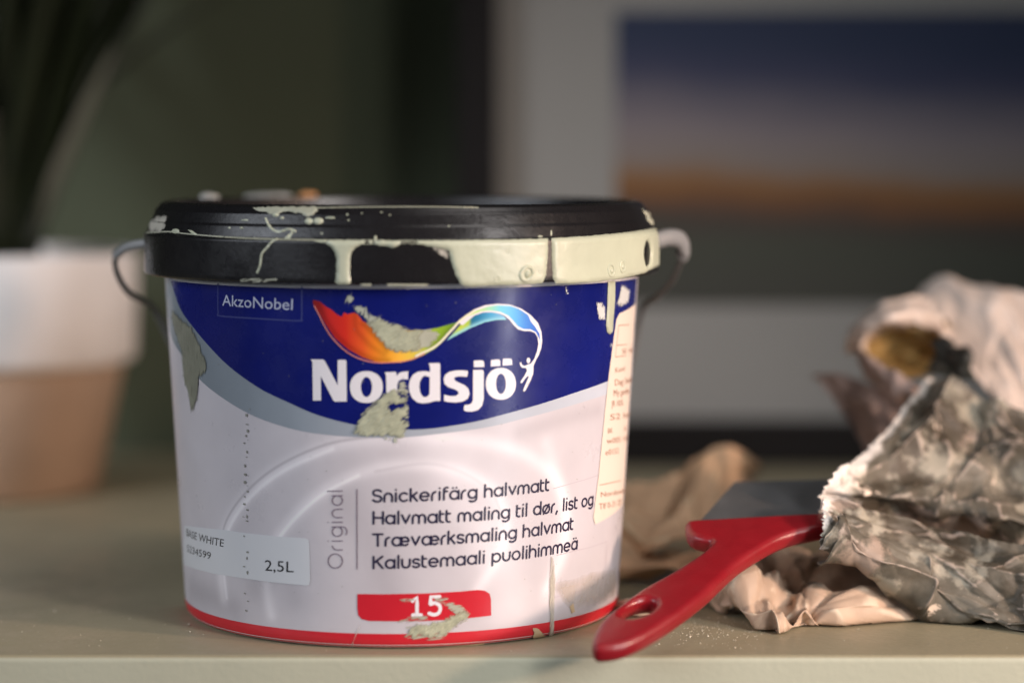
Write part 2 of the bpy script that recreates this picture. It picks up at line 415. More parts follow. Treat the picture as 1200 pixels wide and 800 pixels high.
# ================================================================== SETTING: shelf and wall
def build_shelf():
    front, rad, x0, x1, back, low = 0.7740, 0.0022, -1.0, 1.4, 1.30, -0.045
    prof = [(front, low)]+[(front+rad-rad*math.cos(R_(a)), -rad+rad*math.sin(R_(a))) for a in range(0, 91, 10)]+[(back, 0.0), (back, low)]
    V = [(x, y, z) for x in (x0, x1) for y, z in prof]; n = len(prof)
    Fc = [(i, (i+1) % n, n+(i+1) % n, n+i) for i in range(n)]+[tuple(range(n))[::-1], tuple(range(n, 2*n))]
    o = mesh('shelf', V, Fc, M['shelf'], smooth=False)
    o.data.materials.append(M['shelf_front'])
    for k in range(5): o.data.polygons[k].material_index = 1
    return tag(o, kind='structure')
build_shelf()
tag(mesh('wall', [(-1.6, 1.304, -0.5), (2.0, 1.304, -0.5), (2.0, 1.304, 1.6), (-1.6, 1.304, 1.6)], [(0, 1, 2, 3)], M['wall'], smooth=False), kind='structure')

# ================================================================== BUCKET
bucket = empty('paint_bucket', (XB, D, 0))
tag(bucket, 'paint smeared white plastic paint bucket with blue label, red foot band and black lid', 'paint bucket')
lathe('bucket_body', [(0.0, 0.0003), (0.0735, 0.0003)]+BODY+[(0.0846, 0.1215), (0.083, 0.1215)], M['plastic'], bucket)
# ---- label, print layers 0.05 mm apart
def label_color(V):
    base = np.array((0.595, 0.56, 0.595)); n = len(V)
    c = np.tile(base, (n, 1))
    def px_uv(pts): return to_uv(pts, BODY)
    # pale swirls printed on the label
    for pts, wd, dl in SWIRL_UV:
        d = seg_dist(V, [pts]); 
        c += (np.exp(-(d/wd)**2)*dl*1.6)[:, None]*np.array((1.0, 0.98, 1.0))
    return np.clip(c, 0, .86)
def SW(l, wd, dl): return (to_uv(catmull(l, 6), BODY), wd, dl)
SWIRL_UV = [
 SW([(262, 700), (258, 650), (268, 612), (295, 575), (335, 545), (390, 522), (450, 513), (540, 514), (610, 530), (650, 560), (664, 600), (660, 650), (640, 690)], 2.6, 0.10),
 SW([(266, 700), (262, 650), (272, 612), (299, 577), (337, 549), (390, 526)], 0.7, 0.10),
 SW([(258, 650), (265, 611), (291, 574), (331, 543), (388, 519), (450, 510)], 0.5, -0.14),
 SW([(318, 720), (312, 680), (320, 640), (345, 605), (380, 575), (420, 555), (470, 545), (530, 550), (575, 572), (592, 610), (585, 650), (560, 690)], 2.2, 0.10),
 SW([(314, 680), (322, 640), (347, 606), (381, 577), (420, 557)], 0.6, 0.12),
 SW([(440, 552), (500, 543), (545, 555), (578, 580), (590, 615)], 0.5, -0.07),
 SW([(300, 690), (330, 660), (345, 700)], 5.0, -0.05), SW([(225, 690), (250, 700), (275, 712)], 5.0, -0.07),
 SW([(520, 520), (560, 600), (600, 700)], 9.0, 0.09), SW([(640, 520), (660, 600), (640, 700)], 3.0, 0.06),
 SW([(410, 590), (440, 640), (460, 700)], 7.0, -0.05), SW([(610, 505), (700, 480)], 3.0, -0.05),
]
def label_part():
    U = np.linspace(-118, 118, 420); Vv = np.linspace(5.2, 118.6, 230)
    g = np.stack(np.meshgrid(U, Vv), -1).reshape(-1, 2)
    P, Nn = surf(g[:, 0], g[:, 1], np.full(len(g), 0.00008), BODY)
    nu, nv = len(U), len(Vv)
    i = (np.arange(nv-1)[:, None]*nu+np.arange(nu-1)[None]).ravel()
    Fc = np.stack([i, i+1, i+nu+1, i+nu], 1)
    o = mesh('label', P.tolist(), Fc.tolist(), M['label'], bucket)
    ca = o.data.attributes.new('print', 'FLOAT_COLOR', 'POINT')
    cc = np.ones((len(g), 4), 'f'); cc[:, :3] = label_color(g); ca.data.foreach_set('color', cc.ravel())
    return o
label = label_part()
L0 = 0.00014; dL = 0.00005
def off(k): return L0+k*dL
blue_low = [(199, 322), (202.5, 335), (212, 362), (226, 382), (245, 405), (270, 430), (305, 455), (340, 472), (370, 485), (405, 495), (440, 501), (480, 503), (512, 501), (555, 494), (587, 486), (630, 474), (667, 462), (710, 447), (738, 434)]
silver_low = [(198, 375), (202, 397), (212, 414), (237, 447), (275, 475), (310, 492), (355, 505), (405, 511), (445, 512.5), (480, 511.5), (530, 506), (572, 500), (610, 491), (655, 479), (710, 462), (736, 451)]
def uvz(P): return to_uv(P, BODY)
bl = uvz(catmull(blue_low, 6)); sl = uvz(catmull(silver_low, 6))
bl[0] = (-108, 118.6); bl = np.vstack([bl, [[112, bl[-1][1]+6]]])
sl = np.vstack([[[-116, 112]], sl, [[113, sl[-1][1]+5]]])
silver_loop = np.vstack([sl, bl[::-1]-np.array((0, -1.0))])   # tucked 1 mm under the blue
blue_loop = densify(np.vstack([bl, [[112, 118.6]]]), 3); silver_loop = densify(silver_loop, 3)
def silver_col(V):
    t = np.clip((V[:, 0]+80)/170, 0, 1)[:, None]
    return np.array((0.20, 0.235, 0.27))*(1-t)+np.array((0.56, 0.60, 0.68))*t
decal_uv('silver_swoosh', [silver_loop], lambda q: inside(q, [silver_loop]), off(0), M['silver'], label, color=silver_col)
decal_uv('blue_panel', [blue_loop], lambda q: inside(q, [blue_loop]), off(1), M['blue'], label)
# maker's mark
strokes_px('mark_outline', [[(256, 330), (256, 350), (256.3, 366), (259, 370), (300, 373), (350, 375.6), (353.6, 373), (354, 360), (354, 332)]], 1.7, off(2), M['frameline'], label)
font_text('lettering', 'AkzoNobel', (261.3, 357.8), (343.3, 363.2), 13.2, off(3), M['pale'], label, bold=0.05)
# wordmark
Z1 = lambda P: [(355+x/8, 410+y/8) for x, y in P]
Z2 = lambda P: [(495+x/8, 400+y/8) for x, y in P]
Z3 = lambda P: [(355+x/8, 335+y/8) for x, y in P]
Z4 = lambda P: [(495+x/8, 345+y/8) for x, y in P]
def ell(cx, cy, rx, ry, n=36, e=2.0): 
    return [(cx+rx*math.copysign(abs(math.cos(a))**(2/e), math.cos(a)), cy+ry*math.copysign(abs(math.sin(a))**(2/e), math.sin(a))) for a in np.linspace(0, 2*math.pi, n, endpoint=False)]
wordmark = [
 [Z1([(76, 86), (190, 88), (206, 97), (328, 330), (328, 92), (396, 90), (409, 100), (413, 480), (305, 482), (288, 472), (170, 242), (173, 471), (97, 472), (92, 120), (86, 100)])],
 [Z1(ell(596, 345, 154, 149, e=2.15)), Z1(ell(597, 345, 52, 94))],
 [Z1([(765, 207), (872, 203), (880, 242), (900, 216), (930, 203), (986, 199), (985, 274), (930, 272), (900, 285), (884, 320), (884, 485), (784, 485), (780, 240), (774, 220)])],
 [Z2([(58, 203), (150, 200), (163, 205), (166, 220), (166, 555), (115, 556), (60, 572), (0, 578), (-50, 568), (-95, 530), (-122, 470), (-128, 420), (-118, 360), (-90, 310), (-45, 283), (10, 276), (70, 283), (72, 250), (66, 222)]),
  Z2([(68, 332), (20, 318), (-5, 335), (-25, 380), (-30, 425), (-22, 475), (-2, 510), (15, 520), (45, 515), (66, 490)])],
 [[tuple(p) for p in densify(Z2([(425, 275), (424, 300), (416, 331), (380, 326), (340, 325), (305, 333), (294, 350), (315, 373), (390, 405), (430, 440), (440, 490), (422, 535), (380, 560), (310, 570), (240, 565), (201, 555), (202, 497), (260, 510), (310, 508), (336, 490), (336, 470), (310, 450), (240, 425), (205, 395), (197, 350), (212, 310), (250, 283), (310, 270), (370, 268)]), 2)]],
 [Z2([(473, 265), (560, 263), (573, 278), (572, 540), (557, 600), (520, 640), (460, 656), (400, 652), (385, 640), (388, 605), (400, 592), (435, 590), (460, 575), (471, 545), (472, 400)]), Z2([(478, 178), (550, 174), (568, 180), (576, 196), (577, 238), (480, 241)])],
 [Z2(ell(732, 395, 141, 149, e=2.15)), Z2(ell(733, 395, 46, 95)), Z2([(640, 172), (708, 166), (720, 170), (726, 184), (726, 228), (637, 233)]), Z2([(752, 160), (816, 158), (830, 162), (836, 176), (838, 218), (748, 224)])],
]
for polys in wordmark: decal('logo_letter', polys, off(3), M['white'], label, step=2.0)
# ribbon emblem
def lerp_col(x, xs, cols): 
    cols = np.array([s2l(c) for c in cols]); return np.stack([np.interp(x, xs, cols[:, k]) for k in range(3)], 1)
def body_px_x(V): return V[:, 0]
rb1 = [(367, 351), (375, 353), (382, 359), (389, 363), (396, 369), (401, 371), (403, 366), (408, 368), (415, 366), (419, 368), (425, 376), (440, 383), (460, 386), (480, 387), (497, 386.5), (514, 383.5), (536, 377), (541, 374),
       (534, 381), (527, 390), (519, 400), (510, 408), (497, 415.5), (483, 421.5), (470, 424.5), (455, 425), (440, 423.5), (425, 418.5), (408, 409), (393, 396), (382, 380), (374, 366), (367, 356)]
UX = lambda x, y=400: uv_of(x, y, BODY)[0]
def rb1_col(V):
    u, v = V[:, 0], V[:, 1]
    c = lerp_col(u, [UX(x) for x in (367, 385, 405, 425, 440, 455, 470, 487, 500, 515, 537)], [(120, 22, 28), (200, 40, 38), (214, 48, 34), (232, 92, 40), (244, 135, 40), (250, 165, 50), (250, 190, 70), (225, 200, 80), (170, 190, 60), (140, 175, 45), (110, 150, 40)])
    # darker printed folds running with the ribbon
    for l, wd, k in RB_F:
        d = seg_dist(V, [l]); c *= (1-k*np.exp(-(d/wd)**2))[:, None]
    return np.clip(c, 0, 1)
RB_F = [(to_uv(catmull(l, 6), BODY), wd, k) for l, wd, k in [
  (Z3([(490, 260), (500, 400), (560, 480), (640, 560), (760, 640)]), 1.0, 0.25), (Z3([(150, 160), (220, 330), (330, 480), (480, 600), (640, 680), (800, 700)]), 1.0, 0.35),
  (Z3([(560, 350), (650, 440), (740, 540), (790, 600)]), 0.9, 0.35), (Z4([(60, 480), (150, 440), (230, 360), (300, 285)]), 1.0, 0.35)]]
decal('ribbon', [rb1], off(2), M['ribbon'], label, grid=0.7, step=2.0, color=rb1_col)
rb2 = Z4([(225, 432), (330, 375), (450, 312), (580, 260), (690, 238), (785, 235), (765, 205), (720, 180), (640, 165), (540, 172), (470, 205), (420, 225), (350, 290), (280, 370)])
def rb2_col(V):
    c = lerp_col(V[:, 0], [UX(x) for x in (522, 540, 549, 551.5, 560, 575, 592)], [(150, 190, 80), (195, 210, 60), (170, 200, 60), (25, 110, 140), (20, 120, 165), (60, 160, 205), (110, 170, 215)])
    d = seg_dist(V, [RB2L]); k = np.exp(-(d/0.8)**2)[:, None]
    return c*(1-k)+np.array(s2l((150, 215, 225)))*k
RB2L = to_uv(catmull(Z4([(225, 432), (330, 375), (450, 312), (580, 260), (690, 238), (785, 235)]), 5), BODY)
decal('ribbon', [rb2], off(2), M['ribbon'], label, grid=0.6, step=2.0, color=rb2_col)
rb3 = Z4([(340, 250), (400, 195), (480, 140), (580, 100), (700, 85), (820, 95), (920, 130), (1010, 190), (1080, 265), (1112, 350), (1118, 430), (1110, 500), (1085, 570), (1055, 620), (1032, 655),
          (1008, 650), (1045, 600), (1070, 530), (1082, 460), (1075, 400), (1050, 360), (1010, 342), (950, 342), (890, 324), (850, 284), (815, 239), (770, 199), (720, 179), (640, 164), (560, 169), (490, 194), (430, 240), (380, 285), (350, 278)])
decal('ribbon_edge', [rb3], off(3), M['white'], label, step=2.0)
rb3i = Z4([(420, 205), (500, 152), (600, 116), (700, 100), (820, 107), (900, 135), (985, 190), (1010, 250), (1050, 300), (1092, 365), (1098, 430), (1085, 400), (1060, 350), (1010, 325), (945, 322), (890, 295), (850, 245), (805, 198), (725, 160), (630, 147), (540, 156), (470, 188)])
def rb3_col(V): return lerp_col(V[:, 0], [UX(x) for x in (547, 560, 575, 585, 600, 615, 632)], [(225, 240, 170), (190, 225, 130), (150, 220, 190), (105, 205, 225), (75, 175, 230), (60, 135, 220), (50, 100, 200)])
decal('ribbon', [rb3i], off(4), M['ribbon'], label, grid=0.7, step=2.0, color=rb3_col)
M['cream_print'] = mat('cream_print', (0.85, 0.80, 0.60), 0.3); M['salmon_print'] = mat('salmon_print', (0.75, 0.25, 0.20), 0.3)
strokes_px('ribbon_edge', [Z4([(-60, 575), (0, 545), (80, 508), (160, 452), (240, 365), (300, 300), (350, 245), (420, 192), (480, 152)])], 2.6, off(5), M['cream_print'], label)
strokes_px('ribbon_edge', [Z3([(110, 185), (150, 260), (220, 400), (300, 510), (420, 620), (560, 690), (700, 716), (850, 712), (1000, 690), (1110, 645), (1140, 628)])], 1.2, off(5), M['salmon_print'], label)
fig = Z2([(905, 195), (920, 192), (928, 215), (950, 228), (985, 212), (1010, 206), (1030, 195), (1048, 172), (1060, 172), (1036, 225), (1033, 300), (1010, 360), (985, 410), (960, 460), (945, 467), (938, 455), (960, 400), (990, 330), (983, 320), (955, 350), (930, 388), (914, 388), (915, 372), (950, 320), (975, 270), (965, 247), (930, 245), (912, 225)])
decal('figure_emblem', [fig, Z2(ell(988, 176, 17, 27, 16))], off(5), M['white'], label, step=1.0)
# product text
for t, a, b, wpx in [('Snickerifärg halvmatt', (437.5, 587.3), (642.3, 573.8), 2.4), ('Halvmatt maling til dør, list og', (438, 613), (694, 590.5), 2.4),
                     ('Træværksmaling halvmat', (437.5, 639), (670.5, 619.3), 2.4), ('Kalustemaali puolihimmeä', (438, 665.2), (675.5, 642.3), 2.4)]:
    stroke_text('lettering', t, a, b, 13.6, wpx, off(2), M['ink'], label)
stroke_text('lettering', 'Original', (401.5, 665), (401.5, 574), 16.5, 1.15, off(2), M['ink2'], label, gap=.42, vert=True)
strokes_px('rule_line', [[(418.5, 573), (418.5, 620), (418.7, 666)]], 1.0, off(2), M['ink2'], label)
# red tab and foot band
tab = [(419, 695.3), (450, 695.6), (500, 694.6), (540, 692.4), (560, 690.4), (568, 691.5), (573.5, 695), (575, 701), (575.4, 720.5), (540, 724.6), (500, 726.8), (460, 727.2), (432, 726.8), (424, 724.5), (420, 720), (419, 712)]
decal('red_tab', [tab], off(2), M['red'], label, step=3)
stroke_text('lettering', '15', (483.5, 720), (515.5, 719.3), 21.0, 4.3, off(3), M['white'], label, gap=.62)
rl = densify([(-125, 0.95), (125, 0.95), (125, 5.4), (-125, 5.4)], 2.5)
decal_uv('foot_band', [rl], lambda q: inside(q, [rl]), off(1), M['red'], bucket)
# faint printed panel at the right and volume sticker at the left
M['faint'] = mat('faint_print', (0.50, 0.455, 0.50), 0.3)
strokes_px('panel_outline', [[(652, 650), (690, 641), (711, 634), (709, 660), (706, 683), (680, 692), (650, 699)]], 0.9, off(2), M['faint'], label, smooth=False)
strokes_px('panel_outline', [[(648, 572), (690, 560), (704, 555)]], 0.9, off(2), M['faint'], label, smooth=False)
vs = [(217, 615.5), (240, 618), (264, 620.5), (288, 624), (325, 628), (358, 630), (362, 632), (363, 640), (364, 680), (362.5, 685), (358, 685.5), (316.7, 681.5), (253, 672), (231, 666.5), (214.5, 661)]
decal('volume_sticker', [vs], off(2), M['vsticker'], label)
font_text('lettering', 'BASE WHITE', (219.5, 627.0), (262.5, 640.2), 8.6, off(3), M['black_ink'], label, bold=0.012)
font_text('lettering', '5234599', (220.3, 645.5), (247.6, 654.8), 8.2, off(3), M['black_ink'], label, bold=0.008)
font_text('lettering', '2,5L', (311, 667.8), (344.6, 670.0), 12.6, off(3), M['black_ink'], label, bold=0.012)
# price sticker wrapped round the right side
ps_l = uvz([(725, 367), (721.5, 374), (718, 398.5), (712.7, 438.8), (708, 482), (700.5, 558.7), (694.5, 606)])
bz = ps_l[-1][1]-2.5
rv = uvz([(727.5, 366)])[0]
loop = densify(np.vstack([[[112, rv[1]+2]], [rv], ps_l, [[ps_l[-1][0]+1.5, bz], [112, bz+3.0]]]), 3)
sticker = decal_uv('price_sticker', [loop], lambda q: inside(q, [loop]), off(3), M['sticker'], bucket, grid=3)
for t, a, b, cp in [('Kund', (720, 436.5), (731, 434), 6), ('Dag Snicke', (719.5, 451.5), (739, 447), 7.5), ('My garden', (718, 464), (736, 460.5), 7.5), ('JR 10,0L', (715.5, 476.5), (729.5, 474), 7),
                    ('S2 halv', (714, 492), (737, 487), 7), ('BK', (711.5, 507.5), (717, 506.5), 6), ('A', (730, 505), (733, 504.4), 6), ('w005 1:40', (710, 519.5), (734, 515.5), 6.5), ('e0152', (708.5, 533), (724, 530.5), 6.5),
                    ('Nordsverige', (703, 582), (731, 575.5), 6), ('Tlf 0-31 221', (701, 596.5), (727, 590.5), 7)]:
    font_text('lettering', t, a, b, cp, off(4), M['brown_ink'], sticker, bold=0.0)
strokes_px('ruled_box', [[(724, 381), (741, 380)], [(721.5, 404.5), (738.5, 403)], [(720, 418), (737.5, 416)], [(724, 381), (721.5, 404.5), (720, 418)]], 0.9, off(4), M['brown_ink'], sticker, smooth=False)
strokes_px('ruled_line', [[(702, 568), (716, 565), (731, 561.5)]], 0.9, off(4), M['brown_ink'], sticker, smooth=False)
font_text('lettering', 'SE 1&1', (728, 414.5), (740, 412.5), 6, off(4), M['brown_ink'], sticker, bold=0.02)

# ---- lid
lid_prof = [(0.0866, 0.1203), (0.0912, 0.1203), (0.0919, 0.1208)]+[(0.0920, 0.1220)]+LID[1:]+[(0.0838, 0.1456), (0.0830, 0.1449), (0.0826, 0.1425), (0.0815, 0.1400), (0.0790, 0.1392), (0.060, 0.1390), (0.0005, 0.1388)]
lid = lathe('lid', lid_prof, M['lid'], bucket, close=False)
Q = lambda ox, oy, s, P: [(ox+x/s, oy+y/s) for x, y in P]
k0 = 0.00006
coat1 = [(392, 281.2), (430, 281.6), (480, 281.9), (540, 281.6), (600, 280.6), (642.2, 279.5), (641.5, 300), (640, 322), (636, 331.8), (610, 333.8), (585, 334), (562, 335.2), (550, 335.8), (540, 333.5), (534, 322), (529, 307), (526.5, 294), (520, 291.5), (505, 289), (490, 285.8), (470, 285), (466, 288), (460, 290.5), (452, 288), (446, 288), (440, 286), (425, 286.2), (418, 288.5), (412, 295), (410, 304), (410, 318), (411.2, 331), (408, 333.3), (396, 333.3), (393.2, 331), (394.2, 318), (394.4, 304), (393, 296), (388, 289), (380, 284), (368, 282.6), (368, 280.9)]
decal('paint_coat', [rough_edge(coat1, 0.22, 3, 2)], k0, M['cream'], lid, prof=LID, grid=0.8, thick=0.0007, width=1.0)
hole = ell(757.5, 297, 4.6, 15, 20)
coat2 = [(646.2, 279.3), (690, 276.3), (730, 272.5), (755, 269.2), (768, 266.8), (770, 280), (770.5, 300), (770, 312), (755, 320), (730, 326), (700, 330), (670, 332.2), (651, 332), (647.5, 326), (646.5, 300)]
decal('paint_coat', [rough_edge(coat2, 0.22, 4, 2), hole], k0, M['cream'], lid, prof=LID, grid=0.8, thick=0.0008, width=1.0)
strokes_px('paint_drip', [[(324, 280.3), (319, 283), (313, 290), (307, 297), (305.5, 306), (304.5, 312), (301.5, 319)]], 2.6, k0, M['cream'], lid, prof=LID, grid=0.5, thick=0.0005, width=0.35)
strokes_px('paint_drip', [[(311.5, 256), (314, 262), (319, 268.5), (326, 271.5), (333, 270), (338, 268.5), (343, 269.5), (346, 271.3)], [(343, 270), (341, 275), (338.5, 279.5)], [(340, 275), (335, 279)]], 2.4, k0, M['cream'], lid, prof=LID, grid=0.5, thick=0.0006, width=0.35)
strokes_px('paint_line', [[(171.8, 273), (182, 272.3), (197, 271.5), (215, 273.6), (240, 276), (262, 277.7)], [(264, 277.8), (290, 279.3), (330, 280.6), (368, 281.2)]], 1.5, k0, M['smear'], lid, prof=LID, grid=0.5, thick=0.0003, width=0.2)
blobs = [ell(362, 259.3, 5, 3.8, 14), ell(373, 259, 6, 4, 14), ell(387, 255.2, 6, 1.2, 12), ell(330.5, 255.5, 2.4, 1.6, 10), ell(323, 252, 4.0, 2.2, 10), ell(206, 271, 4.5, 3.0, 12), [(220, 269), (225, 270), (232, 275), (226, 275.2)], ell(287, 258, 4.5, 1.0, 10), ell(283, 267, 2.2, 1.2, 10), ell(269, 267, 1.6, 1.2, 10),
         ell(440, 279.2, 1.6, 3.2, 10), ell(448, 283.5, 4, 2.6, 10), ell(407, 251.5, 1.2, 1.2, 8), ell(408.5, 258, 1.0, 1.0, 8), ell(424, 250, .9, .8, 8), ell(526, 265, 1.1, .9, 8), ell(457, 252, 1.0, .8, 8), ell(633, 277, 3.0, .9, 10), ell(646, 273, .9, 3.6, 8), ell(377, 273.5, 1.5, 1.0, 8), ell(447, 248.8, 1.4, .7, 8)]
for q in blobs: decal('paint_blob', [q], k0, M['cream'], lid, prof=LID, grid=0.5, step=1.5, thick=0.0005, width=0.5)
rimp = [(296, 243.5), (310, 242.6), (340, 242.0), (370, 242.0), (372, 247), (367, 252), (360, 254), (355, 250), (340, 248.5), (328, 248.5), (324, 252), (317, 251), (311, 248), (300, 247)]
decal('paint_smear', [rough_edge(rimp, 0.5, 5, 2)], k0, M['smear'], lid, prof=LID, grid=0.6, thick=0.0003, width=0.4)
strokes_px('paint_line', [[(372, 243.6), (420, 242.8), (470, 242.4), (520, 242.6), (560, 243.4)]], 1.3, k0, M['smear'], lid, prof=LID, grid=0.5, thick=0.0002, width=0.2)
decal('paint_smear', [rough_edge([(175, 262), (183, 253), (196, 253), (193, 268), (186, 272), (174, 272.5)], 0.6, 6, 2)], k0, M['film'], lid, prof=LID, grid=0.8)
decal('paint_smear', [rough_edge([(752, 243), (762, 250), (769, 260), (768, 266), (762, 262), (756, 252)], 0.6, 8, 2)], k0, M['smear'], lid, prof=LID, grid=0.8, thick=0.0004)
decal('paint_smear', [rough_edge([(281, 328), (300, 324.5), (322, 325), (327, 329), (300, 331), (283, 330.5)], 0.5, 9, 2)], k0, M['wisp_h'], lid, prof=LID, grid=0.8)
decal('paint_smear', [rough_edge([(506, 289.5), (521, 292), (525, 296), (525, 304), (516, 299)], 0.5, 10, 2)], k0, M['film'], lid, prof=LID, grid=0.8)
strokes_px('paint_line', [[(455, 333.6), (480, 334), (500, 334)], [(424, 333.8), (434, 333.8)]], 2.2, k0, M['smear'], lid, prof=LID, grid=0.5, thick=0.0003, width=0.2, smooth=False)
def ring_bump(px, py, rpx, tube=0.32):
    u = uv_of(px, py, LID); P, Nn = surf(u[:1], u[1:], 0.0006, LID)
    n = Vector(Nn[0]); q = n.to_track_quat('Z', 'Y').to_matrix(); r = rpx*PXMM/1000
    V, Fc = [], []; A, B = 22, 7
    for i in range(A):
        a = 2*math.pi*i/A; wob = 1+0.10*math.sin(2*a+px)
        for j in range(B):
            b = 2*math.pi*j/B
            V.append(Vector(P[0])+q @ Vector(((r*wob+r*tube*math.cos(b))*math.cos(a), (r*wob+r*tube*math.cos(b))*math.sin(a), r*tube*math.sin(b))))
    for i in range(A):
        for j in range(B): Fc.append((i*B+j, ((i+1) % A)*B+j, ((i+1) % A)*B+(j+1) % B, i*B+(j+1) % B))
    b0 = len(V)
    for i in range(5):
        for k in range(12):
            a = 2*math.pi*k/12; rr = r*0.62*math.cos(i/4*1.5); V.append(Vector(P[0])+q @ Vector((rr*math.cos(a)+r*.15, rr*math.sin(a)-r*.1, r*0.55*math.sin(i/4*1.5)-0.0003)))
    for i in range(4):
        for k in range(12): Fc.append((b0+i*12+k, b0+i*12+(k+1) % 12, b0+(i+1)*12+(k+1) % 12, b0+(i+1)*12+k))
    mesh('paint_bubble', V, Fc, M['cream'], lid)
for a in [(616, 320.5, 8), (582, 327, 3.6), (714, 316.5, 6.5), (727, 312, 6), (570, 325, 2.2), (594, 293, 2.6), (632, 318, 2.4)]: ring_bump(*a)
# blobs of paint along the far rim, caught by the light
def blob(px, py, Y, rx, rz, m):
    bm = bmesh.new(); bmesh.ops.create_uvsphere(bm, u_segments=20, v_segments=12, radius=1)
    rnd = random.Random(int(px)); c = at(px, py, Y)
    for v in bm.verts:
        k = 1+0.15*mnoise.noise(v.co*1.7+Vector((px, 0, 0)))
        v.co = c+Vector((v.co.x*rx*k, v.co.y*rx*0.7*k, v.co.z*rz*k))
    bmobj('paint_blob', bm, m, lid)
M['wet'] = mat('wet_paint', (0.36, 0.36, 0.34), 0.08, 0.6)
blob(245, 231.5, 0.905, 0.0040, 0.0018, M['wet']); blob(310, 232, 0.938, 0.0085, 0.0020, M['wet']); blob(326, 231.5, 0.940, 0.0060, 0.0022, M['wet']); blob(361, 231, 0.944, 0.0040, 0.0022, M['orange_blob'])

# ---- bail handle
def tube(name, pts, r, m, parent, seg=10, flat=1.0):
    P = catmull([tuple(p) for p in pts], 8); V, Fc = [], []; n = len(P)
    T = np.gradient(P, axis=0)
    for i in range(n):
        t = Vector(T[i]).normalized(); s = t.cross(Vector((0, 0, 1)))
        if s.length < 1e-3: s = Vector((1, 0, 0))
        s.normalize(); u = s.cross(t)
        for k in range(seg):
            a = 2*math.pi*k/seg; V.append(Vector(P[i])+s*(r*math.cos(a))+u*(r*flat*math.sin(a)))
    for i in range(n-1):
        for k in range(seg): Fc.append((i*seg+k, i*seg+(k+1) % seg, (i+1)*seg+(k+1) % seg, (i+1)*seg+k))
    Fc += [tuple(range(seg))[::-1], tuple(range((n-1)*seg, n*seg))]
    return mesh(name, V, Fc, m, parent)
back = [(XB+0.1*math.sin(a), D-0.1*math.cos(a), 0.075) for a in np.linspace(R_(125), R_(235), 9)]
tube('bail_handle', [at(797, 290, .872), at(798, 304, .876), at(788, 328, .886), at(768, 350, .90), at(752, 366, .915)]+back+[at(183, 366, .915), at(166, 352, .90), at(150, 342, .886), at(138, 322, .876), at(135, 305, .872), at(143, 294, .868), at(172, 286, .862)], 0.0010, M['handle'], bucket, flat=1.3)
tube('handle_lug', [at(768, 282, .862), at(784, 278, .866), at(797, 281, .870), at(802, 292, .873), at(798, 300, .875)], 0.0021, M['lug'], bucket, flat=1.5)
tube('handle_lug', [at(174, 285, .862), at(160, 287, .864), at(146, 291, .867), at(135, 300, .870)], 0.0012, M['lug'], bucket, flat=1.5)

# ---- dried smears on the label (thick paint)
sk = off(6)
s1 = Z3([(590, 350), (640, 325), (690, 290), (740, 308), (850, 345), (960, 380), (1080, 402), (1140, 418), (1120, 445), (1085, 480), (1110, 540), (1080, 600), (960, 628), (860, 620), (790, 590), (740, 530), (690, 470), (640, 400)])
decal('paint_smear', [rough_edge(s1, 0.6, 11, 2)], sk, M['smear_a'], label, grid=0.7, thick=0.00012, width=1.4)
decal('paint_smear', [Z3([(450, 190), (520, 160), (600, 180), (640, 260), (740, 270), (760, 330), (700, 380), (600, 360), (560, 300), (480, 240)])], sk, M['wisp'], label, grid=0.8)
decal('paint_smear', [Z3([(375, 110), (420, 50), (480, 60), (500, 130), (450, 190), (400, 180)])], sk, M['wisp'], label, grid=0.8)
decal('paint_smear', [Z3([(1020, 430), (1200, 400), (1290, 440), (1260, 500), (1180, 580), (1040, 620), (1000, 520)])], sk-0.00002, M['wisp_h'], label, grid=0.8)
s2 = Z1([(455, 775), (500, 690), (560, 600), (640, 500), (740, 420), (800, 390), (860, 360), (890, 380), (960, 372), (985, 430), (975, 480), (998, 560), (985, 640), (1000, 720), (965, 760), (952, 812), (900, 830), (820, 800), (760, 820), (700, 800), (600, 812), (520, 800)])
g1 = Z1([(810, 520), (850, 500), (870, 515), (935, 505), (940, 530), (880, 535), (845, 545), (835, 575), (820, 560)]); g2 = Z1([(935, 635), (985, 640), (985, 660), (950, 650)]); g3 = Z1([(905, 415), (955, 425), (950, 440), (915, 432)])
decal('paint_smear', [rough_edge(s2, 0.5, 12, 2), rough_edge(g1, .3, 1, 2), g2, g3], sk, M['smear_a'], label, grid=0.7, thick=0.00010, width=1.4)
decal('paint_smear', [Z1([(880, 370), (900, 300), (950, 290), (985, 340), (990, 400), (900, 400)])], sk-0.00002, M['wisp_h'], label, grid=0.8)
decal('paint_smear', [Z1([(740, 790), (800, 800), (900, 800), (910, 860), (880, 900), (820, 860), (760, 850)])], sk-0.00002, M['wisp'], label, grid=0.8)
Z5 = lambda P: [(190+x/5.714, 380+y/5.714) for x, y in P]
s3 = Z5([(70, -120), (120, -60), (200, 0), (245, 80), (290, 200), (320, 300), (262, 370), (258, 450), (228, 580), (205, 620), (190, 560), (178, 480), (148, 380), (138, 280), (132, 180), (90, 60), (65, -40)])
decal('paint_smear', [rough_edge(s3, 0.5, 13, 3)], sk, M['olive'], label, grid=0.9)
Z6 = lambda P: [(400+x/6, 680+y/6) for x, y in P]
s4 = Z6([(440, 330), (520, 300), (560, 298), (620, 312), (640, 290), (700, 290), (760, 245), (800, 222), (880, 205), (905, 235), (880, 280), (820, 320), (740, 370), (640, 405), (560, 385), (450, 400), (475, 362)])
decal('paint_smear', [rough_edge(s4, 0.9, 14, 2)], sk, M['smear_a'], label, grid=0.7, thick=0.00008, width=1.2)
